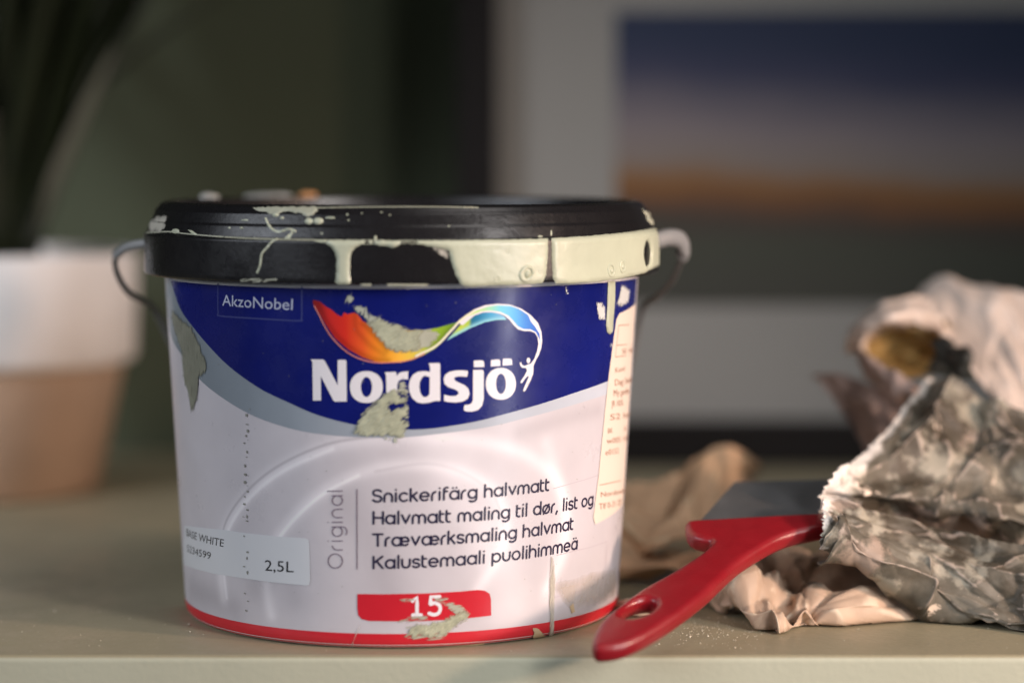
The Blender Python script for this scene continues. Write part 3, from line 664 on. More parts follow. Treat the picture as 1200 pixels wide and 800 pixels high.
for q in ([(690, 150), (780, 148), (850, 175), (900, 225), (800, 230), (740, 190)], [(390, 290), (470, 250), (600, 240), (640, 270), (540, 275), (440, 300)], [(410, 130), (500, 115), (520, 140), (430, 155)], [(650, 110), (760, 110), (740, 140), (660, 150)], [(420, 380), (640, 380), (760, 340), (740, 400), (640, 415), (470, 410)]):
    decal('paint_smear', [Z6(q)], sk-0.00002, M['wisp_h'], label, grid=0.8)
Z7 = lambda P: [(460+x/3.333, 190+y/3.333) for x, y in P]
decal('paint_drip', [Z7([(838, 452), (863, 452), (862, 540), (856, 610), (853, 662), (845, 672), (834, 664), (830, 640), (834, 560)])], sk, M['cream'], label, grid=0.5, step=1.5, thick=0.0006, width=0.7)
M['splat'] = mat('white_splatter', (0.62, 0.62, 0.60), 0.45, alpha=(70, 0.9, 1.7, 0.56, 0.66))
for q in ([(890, 475), (905, 480), (925, 500), (915, 550), (895, 565), (868, 560), (880, 520)], [(790, 545), (815, 545), (830, 570), (828, 615), (805, 620), (795, 590)], [(660, 478), (675, 482), (690, 512), (675, 520), (668, 500)], [(842, 705), (855, 705), (856, 722), (845, 722)]):
    decal('paint_smear', [Z7(q)], sk, M['splat'], label, grid=0.6, step=2)
Z8 = lambda P: [(400+x/3.2, 530+y/3.2) for x, y in P]
decal('paint_drip', [Z8([(785, 385), (794, 400), (800, 470), (796, 560), (794, 690), (776, 690), (780, 600), (776, 540), (778, 470)])], sk, M['film'], label, grid=0.8, step=2)
M['tan'] = mat('tan_scuff', (0.55, 0.42, 0.26), 0.6)
decal('scuff', [rough_edge(Z8([(716, 655), (740, 662), (770, 690), (745, 697), (718, 700)]), 0.5, 15, 2)], sk, M['tan'], label, grid=0.8, thick=0.0001)
decal('scuff', [rough_edge([(640, 684), (676, 676), (700, 668), (722, 664), (722, 697), (700, 708), (670, 716)], 0.6, 16, 3)], off(2), mat('yellowed_film', (0.58, 0.50, 0.42), 0.4, alpha=(80, 0.05, 0.12, 0.45, 1.7)), label, grid=1.5)
for q in ([(500, 757.5), (520, 757.0), (545, 754.6), (566, 752), (567, 753.6), (540, 757.8)], [(592, 752), (604, 750), (606, 753)], [(667, 710), (671, 706), (673, 716), (669, 718)]):
    decal('scuff', [q], off(4), M['tan'], bucket, grid=0.8, step=2)
strokes_px('scuff', [[(423, 731), (418, 741), (411, 760)]], 1.4, off(4), M['film'], bucket)
rnd = random.Random(5)
specks = []
y = 486
while y < 722:
    if 615 < y < 690 and rnd.random() < .4: y += 8; continue
    specks.append(ell(289+rnd.uniform(-2.2, 2.2), y, rnd.uniform(.6, 1.5), rnd.uniform(.7, 2.3), 8)); y += rnd.uniform(5, 11)
for _ in range(60):
    specks.append(ell(rnd.uniform(225, 690), rnd.uniform(345, 700), rnd.uniform(.25, .7), rnd.uniform(.25, .7), 6))
loops = [to_uv(q, BODY) for q in specks]
o = decal_uv('dirt_specks', loops, lambda q: inside(q, loops), sk, M['speck'], label, grid=50); tag(o, kind='stuff')

# ================================================================== SCRAPER
scr = empty('paint_scraper', tuple(at(747, 721, 0.785)))
tag(scr, 'wide paint scraper with glossy red plastic handle resting across crumpled paper', 'paint scraper')
SL, SY, SZ = 0.36, 0.772, 0.0118            # plane of the handle's upper face: z = SZ + SL (y - SY)
pn = Vector((0, -SL, 1)).normalized(); pe = Vector((1, 0, 0)); pu = pn.cross(pe)
po = Vector((0, SY, SZ))
def plane_uv(px, py):
    d = Vector(((px-CX)/F, 1, (HZ-py)/F)); o = Vector((0, 0, H))
    t = (po-o).dot(pn)/d.dot(pn); p = o+d*t-po
    return (p.dot(pe), p.dot(pu))
outl = [(694, 759), (698, 746), (708, 731), (727, 716), (752, 697.5), (790, 676), (820, 656.5), (833, 645), (832, 641), (822, 639), (812, 636), (806, 631), (803.5, 624), (804, 619), (812, 616.5), (840, 615), (880, 612.5), (920, 610.5), (955, 609), (970, 609.5), (977, 613), (976, 619), (970, 624),
        (958, 626.5), (932, 632), (912, 639), (892, 650), (866, 667), (844, 687), (826, 704), (799, 725), (774, 742), (748, 757), (727, 765), (708, 768), (697, 767)]
holep = [(748+20.5*math.cos(a)+3*math.sin(a), 722-7.5*math.cos(a)+8.6*math.sin(a)) for a in np.linspace(0, 2*math.pi, 28, endpoint=False)]
def scraper_handle():
    th, bv = 6.4, 2.2
    O1 = np.array([plane_uv(*p) for p in catmull(outl, 5, True)])*1000; O2 = np.array([plane_uv(*p) for p in holep])*1000
    loops = [O1, O2]; keep = lambda q: inside(q, loops)
    extra = []
    for l in loops:
        t = np.roll(l, -1, 0)-np.roll(l, 1, 0); t /= np.linalg.norm(t, axis=1)[:, None]; nn = np.stack([-t[:, 1], t[:, 0]], 1)
        for dd in (0.12, 0.45, 0.95, 1.6, 2.4):
            for sg in (1, -1):
                q = l+nn*dd*sg; q = q[keep(q)]
                if len(q): extra.append(q[seg_dist(q, loops, True) > dd*0.85])
    allp = np.vstack(loops+extra); edges = []; i0 = 0
    for l in loops: edges += [(i0+i, i0+(i+1) % len(l)) for i in range(len(l))]; i0 += len(l)
    G = np.array([(x, y) for x in np.arange(O1[:, 0].min(), O1[:, 0].max(), 1.5) for y in np.arange(O1[:, 1].min(), O1[:, 1].max(), 1.5)])
    G = G[keep(G)]; G = G[seg_dist(G, loops, True) > 2.6]
    pts = [Vector(p) for p in np.vstack([allp, G])]
    vs, es, fs, *_ = delaunay_2d_cdt(pts, edges, [], 0, 1e-5)
    V = np.array([(v.x, v.y) for v in vs]); Fc = np.array([f for f in fs if len(f) == 3], int)
    Fc = Fc[keep(V[Fc].mean(1))]; used = np.unique(Fc); mp = -np.ones(len(V), int); mp[used] = np.arange(len(used)); V = V[used]; Fc = mp[Fc]
    d = seg_dist(V, loops, True); x = np.clip(d/bv, 0, 1)
    hz = th/2-bv+bv*np.sqrt(np.clip(1-(1-x)**2, 0, 1))+0.35*np.clip((seg_dist(V, [O1], True)-bv)/8, 0, 1)
    n = len(V); P3 = []
    for sg in (1, -1):
        for (u, v), h in zip(V, hz): P3.append(po+(pe*u+pu*v+pn*(sg*h))/1000)
    F2 = [tuple(f) for f in Fc]+[tuple(f[::-1]+n) for f in Fc]
    cnt = {}
    for f in Fc:
        for i, j in ((f[0], f[1]), (f[1], f[2]), (f[2], f[0])): cnt[(i, j)] = 1
    for (i, j) in cnt:
        if (j, i) not in cnt: F2.append((j, i, i+n, j+n))
    mesh('handle', P3, F2, M['scraper'], scr)
scraper_handle()
def slab(name, P, th, m, parent, dz=0):
    n = len(P); Q3 = []
    for s in (0, -th):
        for px, py in P:
            u, v = plane_uv(px, py); Q3.append(po+pe*u+pu*v+pn*(s+dz))
    Fc = [tuple(range(n)), tuple(range(n, 2*n))[::-1]]+[(i, n+i, n+(i+1) % n, (i+1) % n) for i in range(n)]
    return mesh(name, Q3, Fc, m, parent, smooth=False)
slab('blade', [(815, 614), (968, 609), (1010, 558), (861, 562)], 0.0008, M['blade'], scr, dz=-0.0008)

# ================================================================== CRUMPLED PAPER
def paper_mat(name, base, paintc, flake, thr, seed, speck=0.5):
    m = bpy.data.materials.new(name); m.use_nodes = True; nt = m.node_tree; N = nt.nodes; L = nt.links; b = N['Principled BSDF']
    b.inputs['Roughness'].default_value = 0.55; b.inputs['Specular IOR Level'].default_value = 0.35
    tc = N.new('ShaderNodeTexCoord')
    at_ = N.new('ShaderNodeAttribute'); at_.attribute_name = 'paint'
    def nz(scale, det, off_, dist=0.0, vec=None):
        mp = N.new('ShaderNodeMapping'); mp.inputs['Location'].default_value = (off_, off_*.7, off_*1.3)
        L.new(tc.outputs['Object'], mp.inputs[0])
        n = N.new('ShaderNodeTexNoise'); n.inputs['Scale'].default_value = scale; n.inputs['Detail'].default_value = det; n.inputs['Distortion'].default_value = dist
        n.inputs['Roughness'].default_value = 0.62
        L.new(mp.outputs[0], n.inputs['Vector']); return n.outputs['Fac']
    def rng(x, lo, hi):
        r = N.new('ShaderNodeMapRange'); r.inputs[1].default_value = lo; r.inputs[2].default_value = hi; L.new(x, r.inputs[0]); return r.outputs[0]
    def mix(f, a, c):
        x = N.new('ShaderNodeMix'); x.data_type = 'RGBA'
        (L.new(f, x.inputs[0]))
        for k, v in ((6, a), (7, c)):
            if isinstance(v, tuple): x.inputs[k].default_value = (*v, 1)
            else: L.new(v, x.inputs[k])
        return x.outputs[2]
    def add(a, c, k):
        x = N.new('ShaderNodeMath'); x.operation = 'MULTIPLY_ADD'; L.new(a, x.inputs[0]); x.inputs[1].default_value = k; L.new(c, x.inputs[2]); return x.outputs[0]
    kraft = mix(rng(nz(26, 6, seed), .35, .65), base, tuple(v*.72 for v in base))
    pc = mix(rng(nz(30, 9, seed+3, 0.0), .42, .58), paintc, tuple(v*.32*k for v, k in zip(paintc, (1.15, 1.0, .85))))
    pc = mix(rng(nz(55, 10, seed+6, 0.0), .53, .60), pc, tuple(v*2.1 for v in paintc))
    pm = rng(add(at_.outputs['Fac'], nz(38, 10, seed+9, 0.3), 0.9), thr, thr+.06)
    col = mix(pm, kraft, pc)
    fm = rng(add(at_.outputs['Fac'], nz(60, 10, seed+14, 0.3), 0.10), 0.735, 0.76)
    col = mix(fm, col, flake)
    a2 = N.new('ShaderNodeAttribute'); a2.attribute_name = 'torn_glint'
    tm = rng(add(a2.outputs['Fac'], nz(140, 6, seed+20, 0.2), 0.9), 0.93, 1.12)
    col = mix(tm, col, (0.82, 0.76, 0.70))
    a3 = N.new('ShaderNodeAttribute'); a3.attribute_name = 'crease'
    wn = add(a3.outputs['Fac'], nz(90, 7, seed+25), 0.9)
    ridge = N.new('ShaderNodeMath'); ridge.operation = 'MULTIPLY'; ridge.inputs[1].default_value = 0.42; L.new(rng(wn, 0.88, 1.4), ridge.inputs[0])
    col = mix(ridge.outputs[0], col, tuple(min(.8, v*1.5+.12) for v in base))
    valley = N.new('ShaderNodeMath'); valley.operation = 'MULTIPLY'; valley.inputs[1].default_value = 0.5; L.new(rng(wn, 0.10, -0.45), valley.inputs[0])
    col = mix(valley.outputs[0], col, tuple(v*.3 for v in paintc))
    spk = mix(rng(nz(420, 3, seed+40), 0.70, 0.76), (0, 0, 0), (.6, .6, .6)); 
    pk = N.new('ShaderNodeMath'); pk.operation = 'MULTIPLY'; L.new(spk, pk.inputs[0]); L.new(pm, pk.inputs[1])
    col = mix(pk.outputs[0], col, flake)
    L.new(col, b.inputs['Base Color'])
    bp = N.new('ShaderNodeBump'); bp.inputs['Distance'].default_value = 0.00022; L.new(add(nz(260, 5, seed+30), nz(70, 6, seed+31, 1.0), 0.6), bp.inputs['Height']); L.new(bp.outputs[0], b.inputs['Normal'])
    return m
KRAFT = (0.55, 0.405, 0.30)
M['tanpaper'] = paper_mat('kraft_paper', KRAFT, (0.30, 0.25, 0.20), (0.6, 0.52, 0.42), 1.02, 1)
M['sunlitpaper'] = paper_mat('sunlit_kraft_paper', (0.70, 0.47, 0.30), (0.34, 0.25, 0.19), (0.6, 0.52, 0.42), 1.02, 4)  # brighter kraft copy with warm sunlight put into the colour
M['painted'] = paper_mat('painted_paper', (0.40, 0.31, 0.25), (0.165, 0.15, 0.12), (0.72, 0.60, 0.49), 0.80, 7)
M['pinkpaper'] = paper_mat('pink_kraft_paper', (0.84, 0.70, 0.61), (0.45, 0.38, 0.33), (0.7, 0.6, 0.5), 1.10, 12)
M['mauve'] = paper_mat('mauve_paper', (0.36, 0.27, 0.24), (0.26, 0.22, 0.19), (0.6, 0.5, 0.42), 1.0, 17)
M['ochre'] = paper_mat('ochre_stained_paper', (0.42, 0.28, 0.10), (0.22, 0.17, 0.10), (0.62, 0.50, 0.34), 0.95, 22)
M['darkpaper'] = paper_mat('dark_paper', (0.05, 0.05, 0.042), (0.028, 0.03, 0.025), (0.45, 0.42, 0.38), 0.7, 26)  # near-black paper tone for one small triangular fold
def sheet(name, rows, m, parent, amp=0.0022, seed=0, res=1.6, paint=None, torn_glint=None, thick=0.0003, nw=9, fmin=40, fmax=170, crump=0.8):
    P = np.array([[tuple(at(*p)) for p in r] for r in rows])
    nr, nc = P.shape[:2]
    def axis(n, L):
        k = max(24, int(L/res)); return np.linspace(0, n-1, k)
    lu = np.linalg.norm(np.diff(P, axis=1), axis=2).sum(1).max()*1000; lv = np.linalg.norm(np.diff(P, axis=0), axis=2).sum(0).max()*1000
    tu, tv = axis(nc, lu), axis(nr, lv)
    def W(t, n):
        w_ = np.zeros((len(t), n))
        for k, x in enumerate(t):
            i = min(int(x), n-2); f = x-i
            b = [(-f+2*f*f-f**3)/2, (2-5*f*f+3*f**3)/2, (f+4*f*f-3*f**3)/2, (-f*f+f**3)/2]
            for j, bb in zip((i-1, i, i+1, i+2), b): w_[k, min(max(j, 0), n-1)] += bb
        return w_
    G = np.einsum('ai,bj,ijk->abk', W(tv, nr), W(tu, nc), P)
    du = np.gradient(G, axis=1); dv = np.gradient(G, axis=0); Nn = np.cross(du, dv); Nn /= np.maximum(np.linalg.norm(Nn, axis=2), 1e-9)[..., None]
    if (Nn[..., 1].mean()) > 0: Nn = -Nn
    uu = tu/(nc-1)*lu/1000; vv = tv/(nr-1)*lv/1000
    UU, VV = np.meshgrid(uu, vv); r = np.random.RandomState(seed)
    hgt = np.zeros_like(UU)
    wx = sum(0.0015*np.sin(UU*f1+VV*f2+p) for f1, f2, p in r.uniform(-90, 90, (4, 3)))
    for k in range(nw):
        a = r.uniform(0, math.pi); f = r.uniform(fmin, fmax)
        x = (UU*math.cos(a)+VV*math.sin(a)+wx*r.uniform(.3, 1))*f/(2*math.pi)+r.uniform(0, 1)
        tri = np.abs((x % 1.0)-0.5)*2-0.5
        c = (r.uniform(0, uu[-1]), r.uniform(0, vv[-1])); s = r.uniform(.25, .7)*max(uu[-1], vv[-1])
        hgt += tri*(60/f)*np.exp(-((UU-c[0])**2+(VV-c[1])**2)/s**2)*r.choice((1, 1, -1))
    for cell, k1, sg in ((0.040, 0.55, 1), (0.021, 0.30, -1), (0.010, 0.10, 1)):
        npt = max(4, int((uu[-1]+cell)*(vv[-1]+cell)/cell**2))
        sx_, sy_ = r.uniform(-cell/2, uu[-1]+cell/2, npt), r.uniform(-cell/2, vv[-1]+cell/2, npt)
        f1 = np.full(UU.shape, 9.0)
        for x_, y_ in zip(sx_, sy_):         # flat-sided pyramids: straight creases between plane facets
            a0 = r.uniform(0, 6.28); q_ = np.full(UU.shape, -9.0)
            for k2 in range(4):
                a1 = a0+k2*1.571+r.uniform(-.35, .35); q_ = np.maximum(q_, ((UU+wx*.15-x_)*math.cos(a1)+(VV-wx*.12-y_)*math.sin(a1))*r.uniform(.7, 1.35))
            f1 = np.minimum(f1, q_)
        hgt += sg*crump*k1*(f1-f1.mean())/amp
    # fine creases
    for k in range(14):
        a = r.uniform(0, math.pi); c = np.array((r.uniform(0, uu[-1]), r.uniform(0, vv[-1])))
        dd = np.abs((UU-c[0])*math.cos(a)+(VV-c[1])*math.sin(a)+wx*0.7); al = np.abs(-(UU-c[0])*math.sin(a)+(VV-c[1])*math.cos(a))
        hgt += r.choice((1, -1))*0.0011/amp*np.clip(1-dd/0.0035, 0, 1)*np.clip(1-al/r.uniform(.015, .05), 0, 1)
    G = G+Nn*(hgt*amp)[..., None]
    edge = np.minimum(np.minimum(UU, uu[-1]-UU), np.minimum(VV, vv[-1]-VV))
    G += Nn*(np.clip(1-edge/0.004, 0, 1)*r.normal(size=UU.shape)*0.00025)[..., None]
    if torn_glint is not None:                 # a ragged torn border
        wob = np.array([mnoise.noise(Vector((x*900, seed, 0)))+0.6*mnoise.noise(Vector((x*2500, seed, 4))) for x in vv])
        T = du/np.maximum(np.linalg.norm(du, axis=2), 1e-9)[..., None]
        G += T*(np.clip(1-UU/0.006, 0, 1)*wob[:, None]*0.0016)[..., None]
    G[..., 2] = np.maximum(G[..., 2], 0.0009)
    lap = np.zeros_like(hgt); k_ = 2
    lap[k_:-k_, k_:-k_] = (hgt[2*k_:, k_:-k_]+hgt[:-2*k_, k_:-k_]+hgt[k_:-k_, 2*k_:]+hgt[k_:-k_, :-2*k_]-4*hgt[k_:-k_, k_:-k_])
    lap = lap/(np.percentile(np.abs(lap), 97)+1e-9)
    a, b = UU.shape; i = (np.arange(a-1)[:, None]*b+np.arange(b-1)[None]).ravel()
    Fc = np.stack([i, i+1, i+b+1, i+b], 1)
    o = mesh(name, G.reshape(-1, 3).tolist(), Fc.tolist(), m, parent)
    fu, fv = UU/uu[-1], VV/vv[-1]
    for nm, fn in (('paint', paint), ('torn_glint', torn_glint), ('crease', lambda u, v: -lap)):
        at_ = o.data.attributes.new(nm, 'FLOAT', 'POINT')
        val = fn(fu, fv) if callable(fn) else np.full(UU.shape, float(fn or 0))
        at_.data.foreach_set('value', np.clip(val, -1, 1).astype('f').ravel())
    sd = o.modifiers.new('thickness', 'SOLIDIFY'); sd.thickness = thick; sd.offset = 0
    return o
pap = empty('crumpled_paper', tuple(at(1150, 742, 0.84)))
tag(pap, 'big crumpled masking paper stained with grey green paint, lying over the red scraper', 'crumpled paper')
# front lower fold
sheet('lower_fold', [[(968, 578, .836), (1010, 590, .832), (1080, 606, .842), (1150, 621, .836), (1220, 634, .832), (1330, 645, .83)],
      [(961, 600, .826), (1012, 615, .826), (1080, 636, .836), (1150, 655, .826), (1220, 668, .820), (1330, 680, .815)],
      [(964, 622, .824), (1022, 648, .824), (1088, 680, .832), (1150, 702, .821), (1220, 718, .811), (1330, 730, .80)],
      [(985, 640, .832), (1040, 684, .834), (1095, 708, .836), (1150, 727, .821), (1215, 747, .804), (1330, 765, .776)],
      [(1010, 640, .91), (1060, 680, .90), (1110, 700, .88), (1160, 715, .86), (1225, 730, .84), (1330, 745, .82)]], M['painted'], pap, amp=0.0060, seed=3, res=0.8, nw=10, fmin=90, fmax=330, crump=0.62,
      paint=lambda u, v: 0.30+0.6*np.clip(u*2.2-.25, 0, 1), torn_glint=lambda u, v: np.clip(1-u*7, 0, 1)*np.clip(1.3-v*1.6, 0, 1)*1.1+np.clip(1-v*14, 0, 1)*0.35)
# upper painted fold with a torn white edge
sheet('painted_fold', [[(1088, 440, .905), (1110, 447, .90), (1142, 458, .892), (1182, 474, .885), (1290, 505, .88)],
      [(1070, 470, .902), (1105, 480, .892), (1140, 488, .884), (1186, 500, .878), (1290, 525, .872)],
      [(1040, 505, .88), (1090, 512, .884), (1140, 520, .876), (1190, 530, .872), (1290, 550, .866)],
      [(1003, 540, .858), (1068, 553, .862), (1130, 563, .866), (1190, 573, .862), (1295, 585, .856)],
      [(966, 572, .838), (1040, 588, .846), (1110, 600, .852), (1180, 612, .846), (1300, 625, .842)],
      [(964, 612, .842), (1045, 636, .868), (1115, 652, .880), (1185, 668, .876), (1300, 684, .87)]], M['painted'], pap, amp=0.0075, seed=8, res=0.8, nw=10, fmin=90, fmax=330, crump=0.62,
      paint=lambda u, v: 0.62-0.5*np.clip(v*4-3.0, 0, 1)+0.1*np.sin(u*9), torn_glint=lambda u, v: np.clip(1-u*9*(1.15-v*.85), 0, 1)*1.0)
# pink-white sheet rising behind
sheet('back_sheet', [[(1072, 372, .99), (1085, 344, 1.0), (1112, 331, .99), (1150, 338, .985), (1205, 356, .98), (1320, 380, .98)],
      [(1090, 375, .965), (1102, 362, .968), (1132, 368, .965), (1165, 378, .96), (1215, 396, .95), (1320, 420, .95)],
      [(1104, 390, .945), (1122, 392, .945), (1148, 404, .94), (1178, 420, .935), (1220, 442, .925), (1320, 465, .925)],
      [(1120, 412, .93), (1142, 425, .925), (1166, 447, .92), (1190, 468, .915), (1230, 488, .905), (1320, 505, .905)],
      [(1130, 430, .925), (1150, 447, .92), (1172, 468, .912), (1195, 492, .905), (1235, 512, .90), (1320, 530, .90)]], M['pinkpaper'], pap, amp=0.0045, seed=14, res=1.2, crump=0.45, paint=0.05, torn_glint=lambda u, v: np.clip(.42-abs(u-.22)*3, 0, 1))  # pale band down this sheet is a highlight put into the colour
sheet('rolled_fold', [[(1000, 410, .955), (996, 392, .950), (1006, 372, .948), (1030, 355, .948), (1062, 345, .952), (1092, 352, .962)],
      [(1004, 414, .938), (1003, 396, .930), (1018, 378, .925), (1042, 364, .925), (1072, 358, .932), (1100, 366, .942)],
      [(1006, 418, .936), (1010, 402, .928), (1026, 387, .922), (1048, 374, .922), (1076, 369, .93), (1104, 376, .94)],
      [(1010, 420, .95), (1014, 406, .955), (1030, 394, .956), (1052, 381, .956), (1080, 376, .957), (1106, 384, .957)]], M['pinkpaper'], pap, amp=0.0025, seed=19, res=1.0, crump=0.45, paint=0.1)
sheet('ochre_fold', [[(1008, 408, .958), (1030, 388, .96), (1058, 374, .962), (1085, 370, .962), (1112, 376, .958)],
      [(1012, 415, .955), (1038, 404, .96), (1066, 396, .962), (1092, 394, .96), (1118, 396, .955)],
      [(1022, 426, .942), (1048, 424, .95), (1072, 420, .952), (1098, 416, .95), (1122, 412, .945)],
      [(1040, 440, .930), (1062, 445, .932), (1082, 446, .935), (1106, 442, .935), (1128, 432, .935)]], M['ochre'], pap, amp=0.0022, seed=23, res=1.0, crump=0.45, paint=lambda u, v: .45*u, torn_glint=lambda u, v: np.clip(.5-u*2.4, 0, 1)*np.clip(1-abs(v-.5)*3, 0, 1))
sheet('shaded_mauve_fold', [[(1002, 404, .935), (1014, 412, .928), (1030, 424, .922), (1052, 440, .916), (1078, 452, .912), (1092, 458, .912)],
      [(1004, 425, .933), (1018, 434, .925), (1036, 444, .918), (1056, 456, .912), (1076, 466, .910), (1090, 472, .910)],
      [(1008, 445, .935), (1022, 452, .928), (1040, 462, .922), (1058, 470, .918), (1074, 478, .916), (1086, 486, .916)]], M['mauve'], pap, amp=0.0009, seed=27, res=1.0, crump=0.45, paint=0.0)  # mauve lower rim of the roll, its shade put into the darker colour
sheet('dark_fold', [[(1096, 405, .930), (1108, 396, .928), (1120, 400, .926), (1126, 408, .926)], [(1090, 425, .925), (1108, 422, .922), (1126, 424, .92), (1134, 430, .92)], [(1082, 444, .918), (1108, 448, .915), (1130, 452, .913), (1142, 456, .913)]], M['darkpaper'], pap, amp=0.0012, seed=31, res=1.0, paint=0.5)
sheet('pointed_flap', [[(957, 440, .965), (985, 438, .955), (1015, 448, .945), (1050, 458, .935), (1092, 468, .925)], [(972, 458, .958), (998, 462, .948), (1026, 472, .938), (1058, 478, .93), (1094, 486, .922)],
      [(990, 488, .95), (1012, 492, .94), (1036, 498, .932), (1062, 504, .926), (1090, 512, .922)], [(1008, 522, .94), (1022, 524, .934), (1042, 528, .928), (1062, 534, .922), (1086, 545, .92)], [(1014, 545, .93), (1028, 550, .926), (1046, 556, .922), (1064, 562, .92), (1086, 570, .918)]], M['mauve'], pap, amp=0.0012, seed=35, res=1.1, crump=0.45, paint=0.0)
# ---- the tan sheet under the scraper
tan = empty('crumpled_paper', tuple(at(890, 738, 0.82)))
tag(tan, 'tan crumpled kraft paper squashed underneath the red scraper handle, unpainted', 'crumpled paper')
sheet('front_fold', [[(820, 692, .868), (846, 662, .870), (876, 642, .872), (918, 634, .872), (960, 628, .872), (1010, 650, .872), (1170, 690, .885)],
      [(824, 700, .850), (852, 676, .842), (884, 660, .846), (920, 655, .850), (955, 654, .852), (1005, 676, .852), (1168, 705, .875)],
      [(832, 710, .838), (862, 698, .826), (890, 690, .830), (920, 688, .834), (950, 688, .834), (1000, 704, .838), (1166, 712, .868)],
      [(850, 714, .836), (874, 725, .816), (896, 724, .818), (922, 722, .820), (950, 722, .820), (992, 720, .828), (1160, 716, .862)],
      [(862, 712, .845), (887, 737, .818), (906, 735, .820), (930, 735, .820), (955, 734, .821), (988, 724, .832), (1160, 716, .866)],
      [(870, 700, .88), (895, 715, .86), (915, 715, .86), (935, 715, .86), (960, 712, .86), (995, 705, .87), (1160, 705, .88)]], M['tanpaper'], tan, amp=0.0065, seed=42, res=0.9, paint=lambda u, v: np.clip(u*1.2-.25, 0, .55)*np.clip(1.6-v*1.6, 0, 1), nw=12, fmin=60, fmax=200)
sheet('rear_fold', [[(690, 610, .975), (730, 592, .972), (762, 572, .97), (800, 546, .975), (832, 540, .985), (862, 541, .995), (892, 552, 1.01)],
      [(690, 622, .955), (730, 608, .95), (765, 592, .948), (804, 572, .952), (830, 566, .965), (858, 566, .98), (888, 570, 1.0)],
      [(690, 640, .935), (730, 630, .928), (768, 618, .925), (806, 602, .93), (830, 594, .945), (856, 590, .965), (884, 590, .985)],
      [(690, 660, .925), (730, 652, .915), (770, 644, .908), (810, 630, .915), (834, 618, .93), (860, 612, .95), (884, 608, .97)]], M['sunlitpaper'], tan, amp=0.0022, seed=47, res=1.1, paint=lambda u, v: np.clip(u*1.4-.7, 0, 1))
sheet('flat_fold', [[(690, 652, .93), (740, 646, .925), (790, 640, .92), (835, 640, .915), (880, 648, .905)], [(690, 662, .915), (740, 656, .908), (790, 652, .90), (832, 652, .892), (872, 660, .885)], [(690, 676, .908), (740, 668, .90), (790, 664, .892), (828, 666, .882), (864, 674, .875)],
      [(700, 684, .91), (745, 680, .905), (790, 676, .90), (825, 678, .89), (860, 684, .88)]], M['sunlitpaper'], tan, amp=0.0022, seed=52, res=1.1, paint=0.0)
sheet('pointed_flap', [[(724, 700, .862), (745, 700, .862), (770, 690, .868), (800, 682, .875)], [(716, 708, .853), (740, 712, .848), (766, 706, .852), (798, 698, .86)], [(711, 713, .850), (734, 722, .838), (762, 722, .836), (795, 716, .84)]], M['tanpaper'], tan, amp=0.0014, seed=57, res=0.9, paint=0.0)

# ================================================================== POT AND PLANT
PX, PY = at(-15, 592, 1.157).x, 1.157
def lathe_at(name, prof, cx, cy, m, parent, seg=96):
    V, Fc = [], []; n = len(prof)
    for r, z in prof:
        for k in range(seg):
            a = 2*math.pi*k/seg; V.append((cx+r*math.sin(a), cy-r*math.cos(a), z))
    for i in range(n-1):
        for k in range(seg): Fc.append((i*seg+k, i*seg+(k+1) % seg, (i+1)*seg+(k+1) % seg, (i+1)*seg+k))
    return mesh(name, V, Fc, m, parent)
pot = empty('plant_pot', (PX, PY, 0)); tag(pot, 'whitewashed clay flower pot with a thick rim behind the bucket', 'plant pot')
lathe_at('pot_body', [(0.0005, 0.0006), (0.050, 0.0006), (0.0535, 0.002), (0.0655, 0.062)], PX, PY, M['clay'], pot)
lathe_at('pot_rim', [(0.0655, 0.062), (0.0700, 0.0632), (0.0712, 0.066), (0.0722, 0.112), (0.0712, 0.1148), (0.068, 0.1154), (0.0655, 0.1135), (0.064, 0.100)], PX, PY, M['pot'], pot)
lathe_at('soil', [(0.0645, 0.101), (0.04, 0.103), (0.0005, 0.104)], PX, PY, M['soil'], pot, 40)
plant = empty('pot_plant', (PX, PY, 0.104)); tag(plant, 'dark leafy plant with long strap leaves growing from the white pot', 'plant')
rnd = random.Random(21)
def leaf(az, tilt, length, width, droop, twist):
    n = 16; V, Fc = [], []
    p = Vector((PX+0.025*math.sin(az)*rnd.random(), PY+0.025*math.cos(az)*rnd.random(), 0.102)); ang = tilt
    for i in range(n+1):
        t = i/n; wd = width*(math.sin(math.pi*min(1, t*.93+.07))**.6)*(1-t**3*.4)
        d = Vector((math.sin(az)*math.sin(ang), math.cos(az)*math.sin(ang), math.cos(ang)))
        s = Vector((math.cos(az+twist*t), -math.sin(az+twist*t), 0)); nn = s.cross(d)
        V += [p-s*wd, p+nn*wd*.35, p+s*wd]
        p = p+d*(length/n); ang += droop/n
    for i in range(n):
        for j in (0, 1): Fc.append((i*3+j, i*3+j+1, i*3+j+4, i*3+j+3))
    o = mesh('leaf', V, Fc, M['leaf'], plant); sd = o.modifiers.new('t', 'SOLIDIFY'); sd.thickness = 0.0006
for i in range(64):
    az_ = rnd.uniform(0, 2*math.pi)
    leaf(az_, rnd.uniform(.03, .5)*(0.7 if math.sin(az_) > 0.2 else 1), rnd.uniform(.18, .42), rnd.uniform(.005, .010), rnd.uniform(.1, 1.5)*(0.55 if math.sin(az_) > 0.2 else 1), rnd.uniform(-1, 1))
for az, tl, ln, wd, dr in [(1.6, .30, .22, .011, .4), (1.9, .2, .3, .012, .3), (2.4, .2, .28, .011, .4), (1.2, .15, .3, .010, .4)]: leaf(az, tl, ln, wd, dr, .3)
M['glint_leaf'] = mat('glint_leaf', (0.16, 0.17, 0.14), 0.3)  # glint on the plant painted as one lighter leaf
leaf(1.75, 0.35, 0.125, .008, 0.15, .2); plant.children[-1].data.materials[0] = M['glint_leaf']

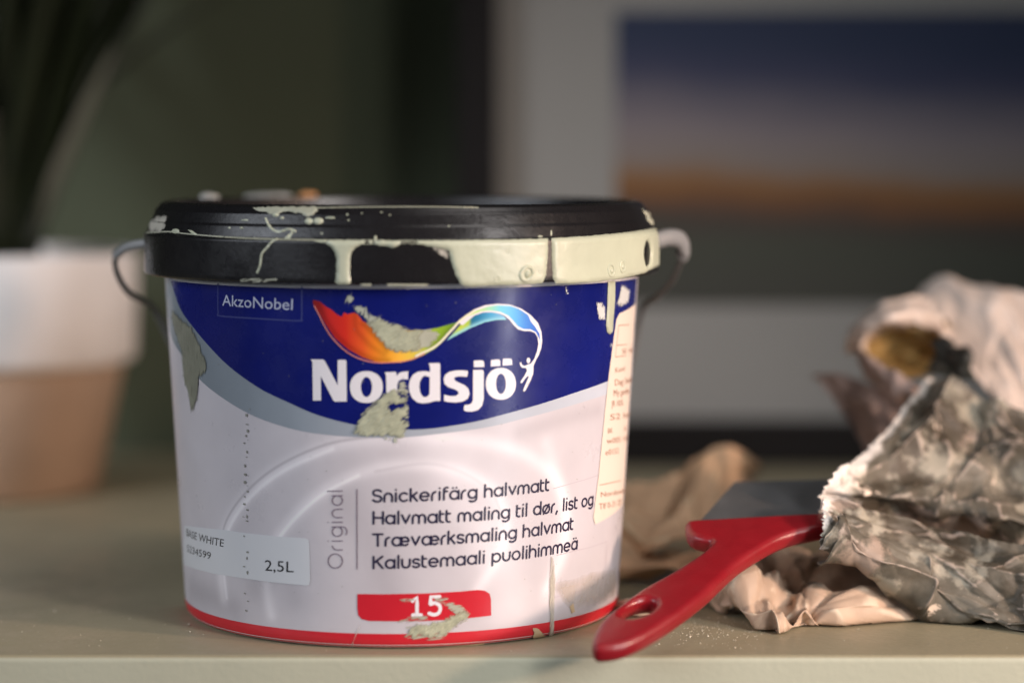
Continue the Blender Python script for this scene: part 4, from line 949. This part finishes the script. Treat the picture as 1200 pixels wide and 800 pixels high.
# ================================================================== FRAMED PICTURE
pic = empty('framed_picture', tuple(at(1000, 543, 1.25))); pic.location.z = 0
tag(pic, 'black framed landscape picture with wide pale mat leaning at the back wall', 'picture')
YP = 1.250
def bxyz(name, x0, x1, y0, y1, z0, z1, m, parent, bev=0.0012):
    bm = bmesh.new(); bmesh.ops.create_cube(bm, size=1)
    for v in bm.verts: v.co = Vector(((x0+x1)/2+v.co.x*(x1-x0), (y0+y1)/2+v.co.y*(y1-y0), (z0+z1)/2+v.co.z*(z1-z0)))
    if bev: bmesh.ops.bevel(bm, geom=bm.edges[:], offset=bev, segments=2, affect='EDGES')
    return bmobj(name, bm, m, parent, smooth=False)
fx0, fx1 = at(536, 0, YP).x, at(1470, 0, YP).x; ix0, ix1 = at(583, 0, YP).x, at(1420, 0, YP).x
iz0, iz1 = at(0, 491, YP).z, at(0, -130, YP).z; fz1 = at(0, -178, YP).z
bxyz('frame_rail', fx0, fx1, YP-.012, YP+.018, 0.0006, iz0, M['frame'], pic); bxyz('frame_rail', fx0, fx1, YP-.012, YP+.018, iz1, fz1, M['frame'], pic)
bxyz('frame_stile', fx0, ix0, YP-.0119, YP+.0178, iz0+.0002, iz1-.0002, M['frame'], pic); bxyz('frame_stile', ix1, fx1, YP-.0119, YP+.0178, iz0+.0002, iz1-.0002, M['frame'], pic)
bxyz('mat_board', ix0-.003, ix1+.003, YP+.003, YP+.006, iz0-.003, iz1+.003, M['mat'], pic, 0)
bxyz('backing', ix0-.002, ix1+.002, YP+.008, YP+.012, iz0-.002, iz1+.002, M['frame'], pic, 0)
def print_mat():
    m = bpy.data.materials.new('landscape_print'); m.use_nodes = True; nt = m.node_tree; N = nt.nodes; L = nt.links; b = N['Principled BSDF']
    b.inputs['Roughness'].default_value = 0.6; b.inputs['Specular IOR Level'].default_value = 0.25
    tc = N.new('ShaderNodeTexCoord'); sx = N.new('ShaderNodeSeparateXYZ'); L.new(tc.outputs['Generated'], sx.inputs[0])
    n = N.new('ShaderNodeTexNoise'); n.inputs['Scale'].default_value = 3; n.inputs['Detail'].default_value = 5
    mp = N.new('ShaderNodeMapping'); mp.inputs['Scale'].default_value = (1.2, 1, 3); L.new(tc.outputs['Generated'], mp.inputs[0]); L.new(mp.outputs[0], n.inputs['Vector'])
    ad = N.new('ShaderNodeMath'); ad.operation = 'MULTIPLY_ADD'; L.new(n.outputs['Fac'], ad.inputs[0]); ad.inputs[1].default_value = 0.10
    sl_ = N.new('ShaderNodeMath'); sl_.operation = 'MULTIPLY_ADD'; L.new(sx.outputs['X'], sl_.inputs[0]); sl_.inputs[1].default_value = 0.07; L.new(sx.outputs['Z'], sl_.inputs[2])
    L.new(sl_.outputs[0], ad.inputs[2])
    cr = N.new('ShaderNodeValToRGB'); L.new(ad.outputs[0], cr.inputs[0])
    stops = [(0.08, (48, 46, 38)), (0.28, (50, 50, 39)), (0.37, (52, 44, 36)), (0.43, (84, 55, 33)), (0.48, (100, 68, 36)), (0.55, (100, 88, 76)), (0.66, (97, 87, 82)), (0.76, (76, 70, 72)), (0.86, (44, 45, 58)), (0.97, (32, 38, 52))]
    e = cr.color_ramp.elements
    while len(e) < len(stops): e.new(0.5)
    ref = s2l((105, 101, 93))
    for k, (p, c) in enumerate(stops):
        e[k].position = p; e[k].color = (*[0.21*x/y for x, y in zip(s2l(c), ref)], 1)
    L.new(cr.outputs[0], b.inputs['Base Color']); return m
bxyz('print', at(722, 0, YP).x, at(1266, 0, YP).x, YP+.0024, YP+.0031, at(0, 358, YP).z, at(0, 14, YP).z, print_mat(), pic, 0)

# ================================================================== CRUMBS
rnd = random.Random(9); V, Fc = [], []
for i in range(560):
    px = rnd.gauss(838, 42); py = rnd.gauss(738, 10)
    if i > 330: px = rnd.uniform(-20, 1220); py = rnd.uniform(690, 764)
    Y = H*F/(min(max(py, 716), 763)-HZ); c = at(px, HZ+H*F/Y, Y); c.z = 0
    r = rnd.uniform(.00008, .0003)*(2.0 if rnd.random() < .05 else 1); b0 = len(V)
    for d in ((1, 0, .2), (0, 1, .3), (-1, 0, .1), (0, -1, .3), (0, 0, 1.1), (.2, .1, 0)):
        V.append(c+Vector(d)*r*rnd.uniform(.6, 1.3)+Vector((0, 0, r*.1)))
    Fc += [(b0, b0+1, b0+4), (b0+1, b0+2, b0+4), (b0+2, b0+3, b0+4), (b0+3, b0, b0+4), (b0+1, b0, b0+5), (b0+2, b0+1, b0+5), (b0+3, b0+2, b0+5), (b0, b0+3, b0+5)]
tag(mesh('paint_crumbs', V, Fc, M['crumb'], smooth=False), 'crumbs of dried paint scattered by the scraper tip', 'crumbs', kind='stuff')
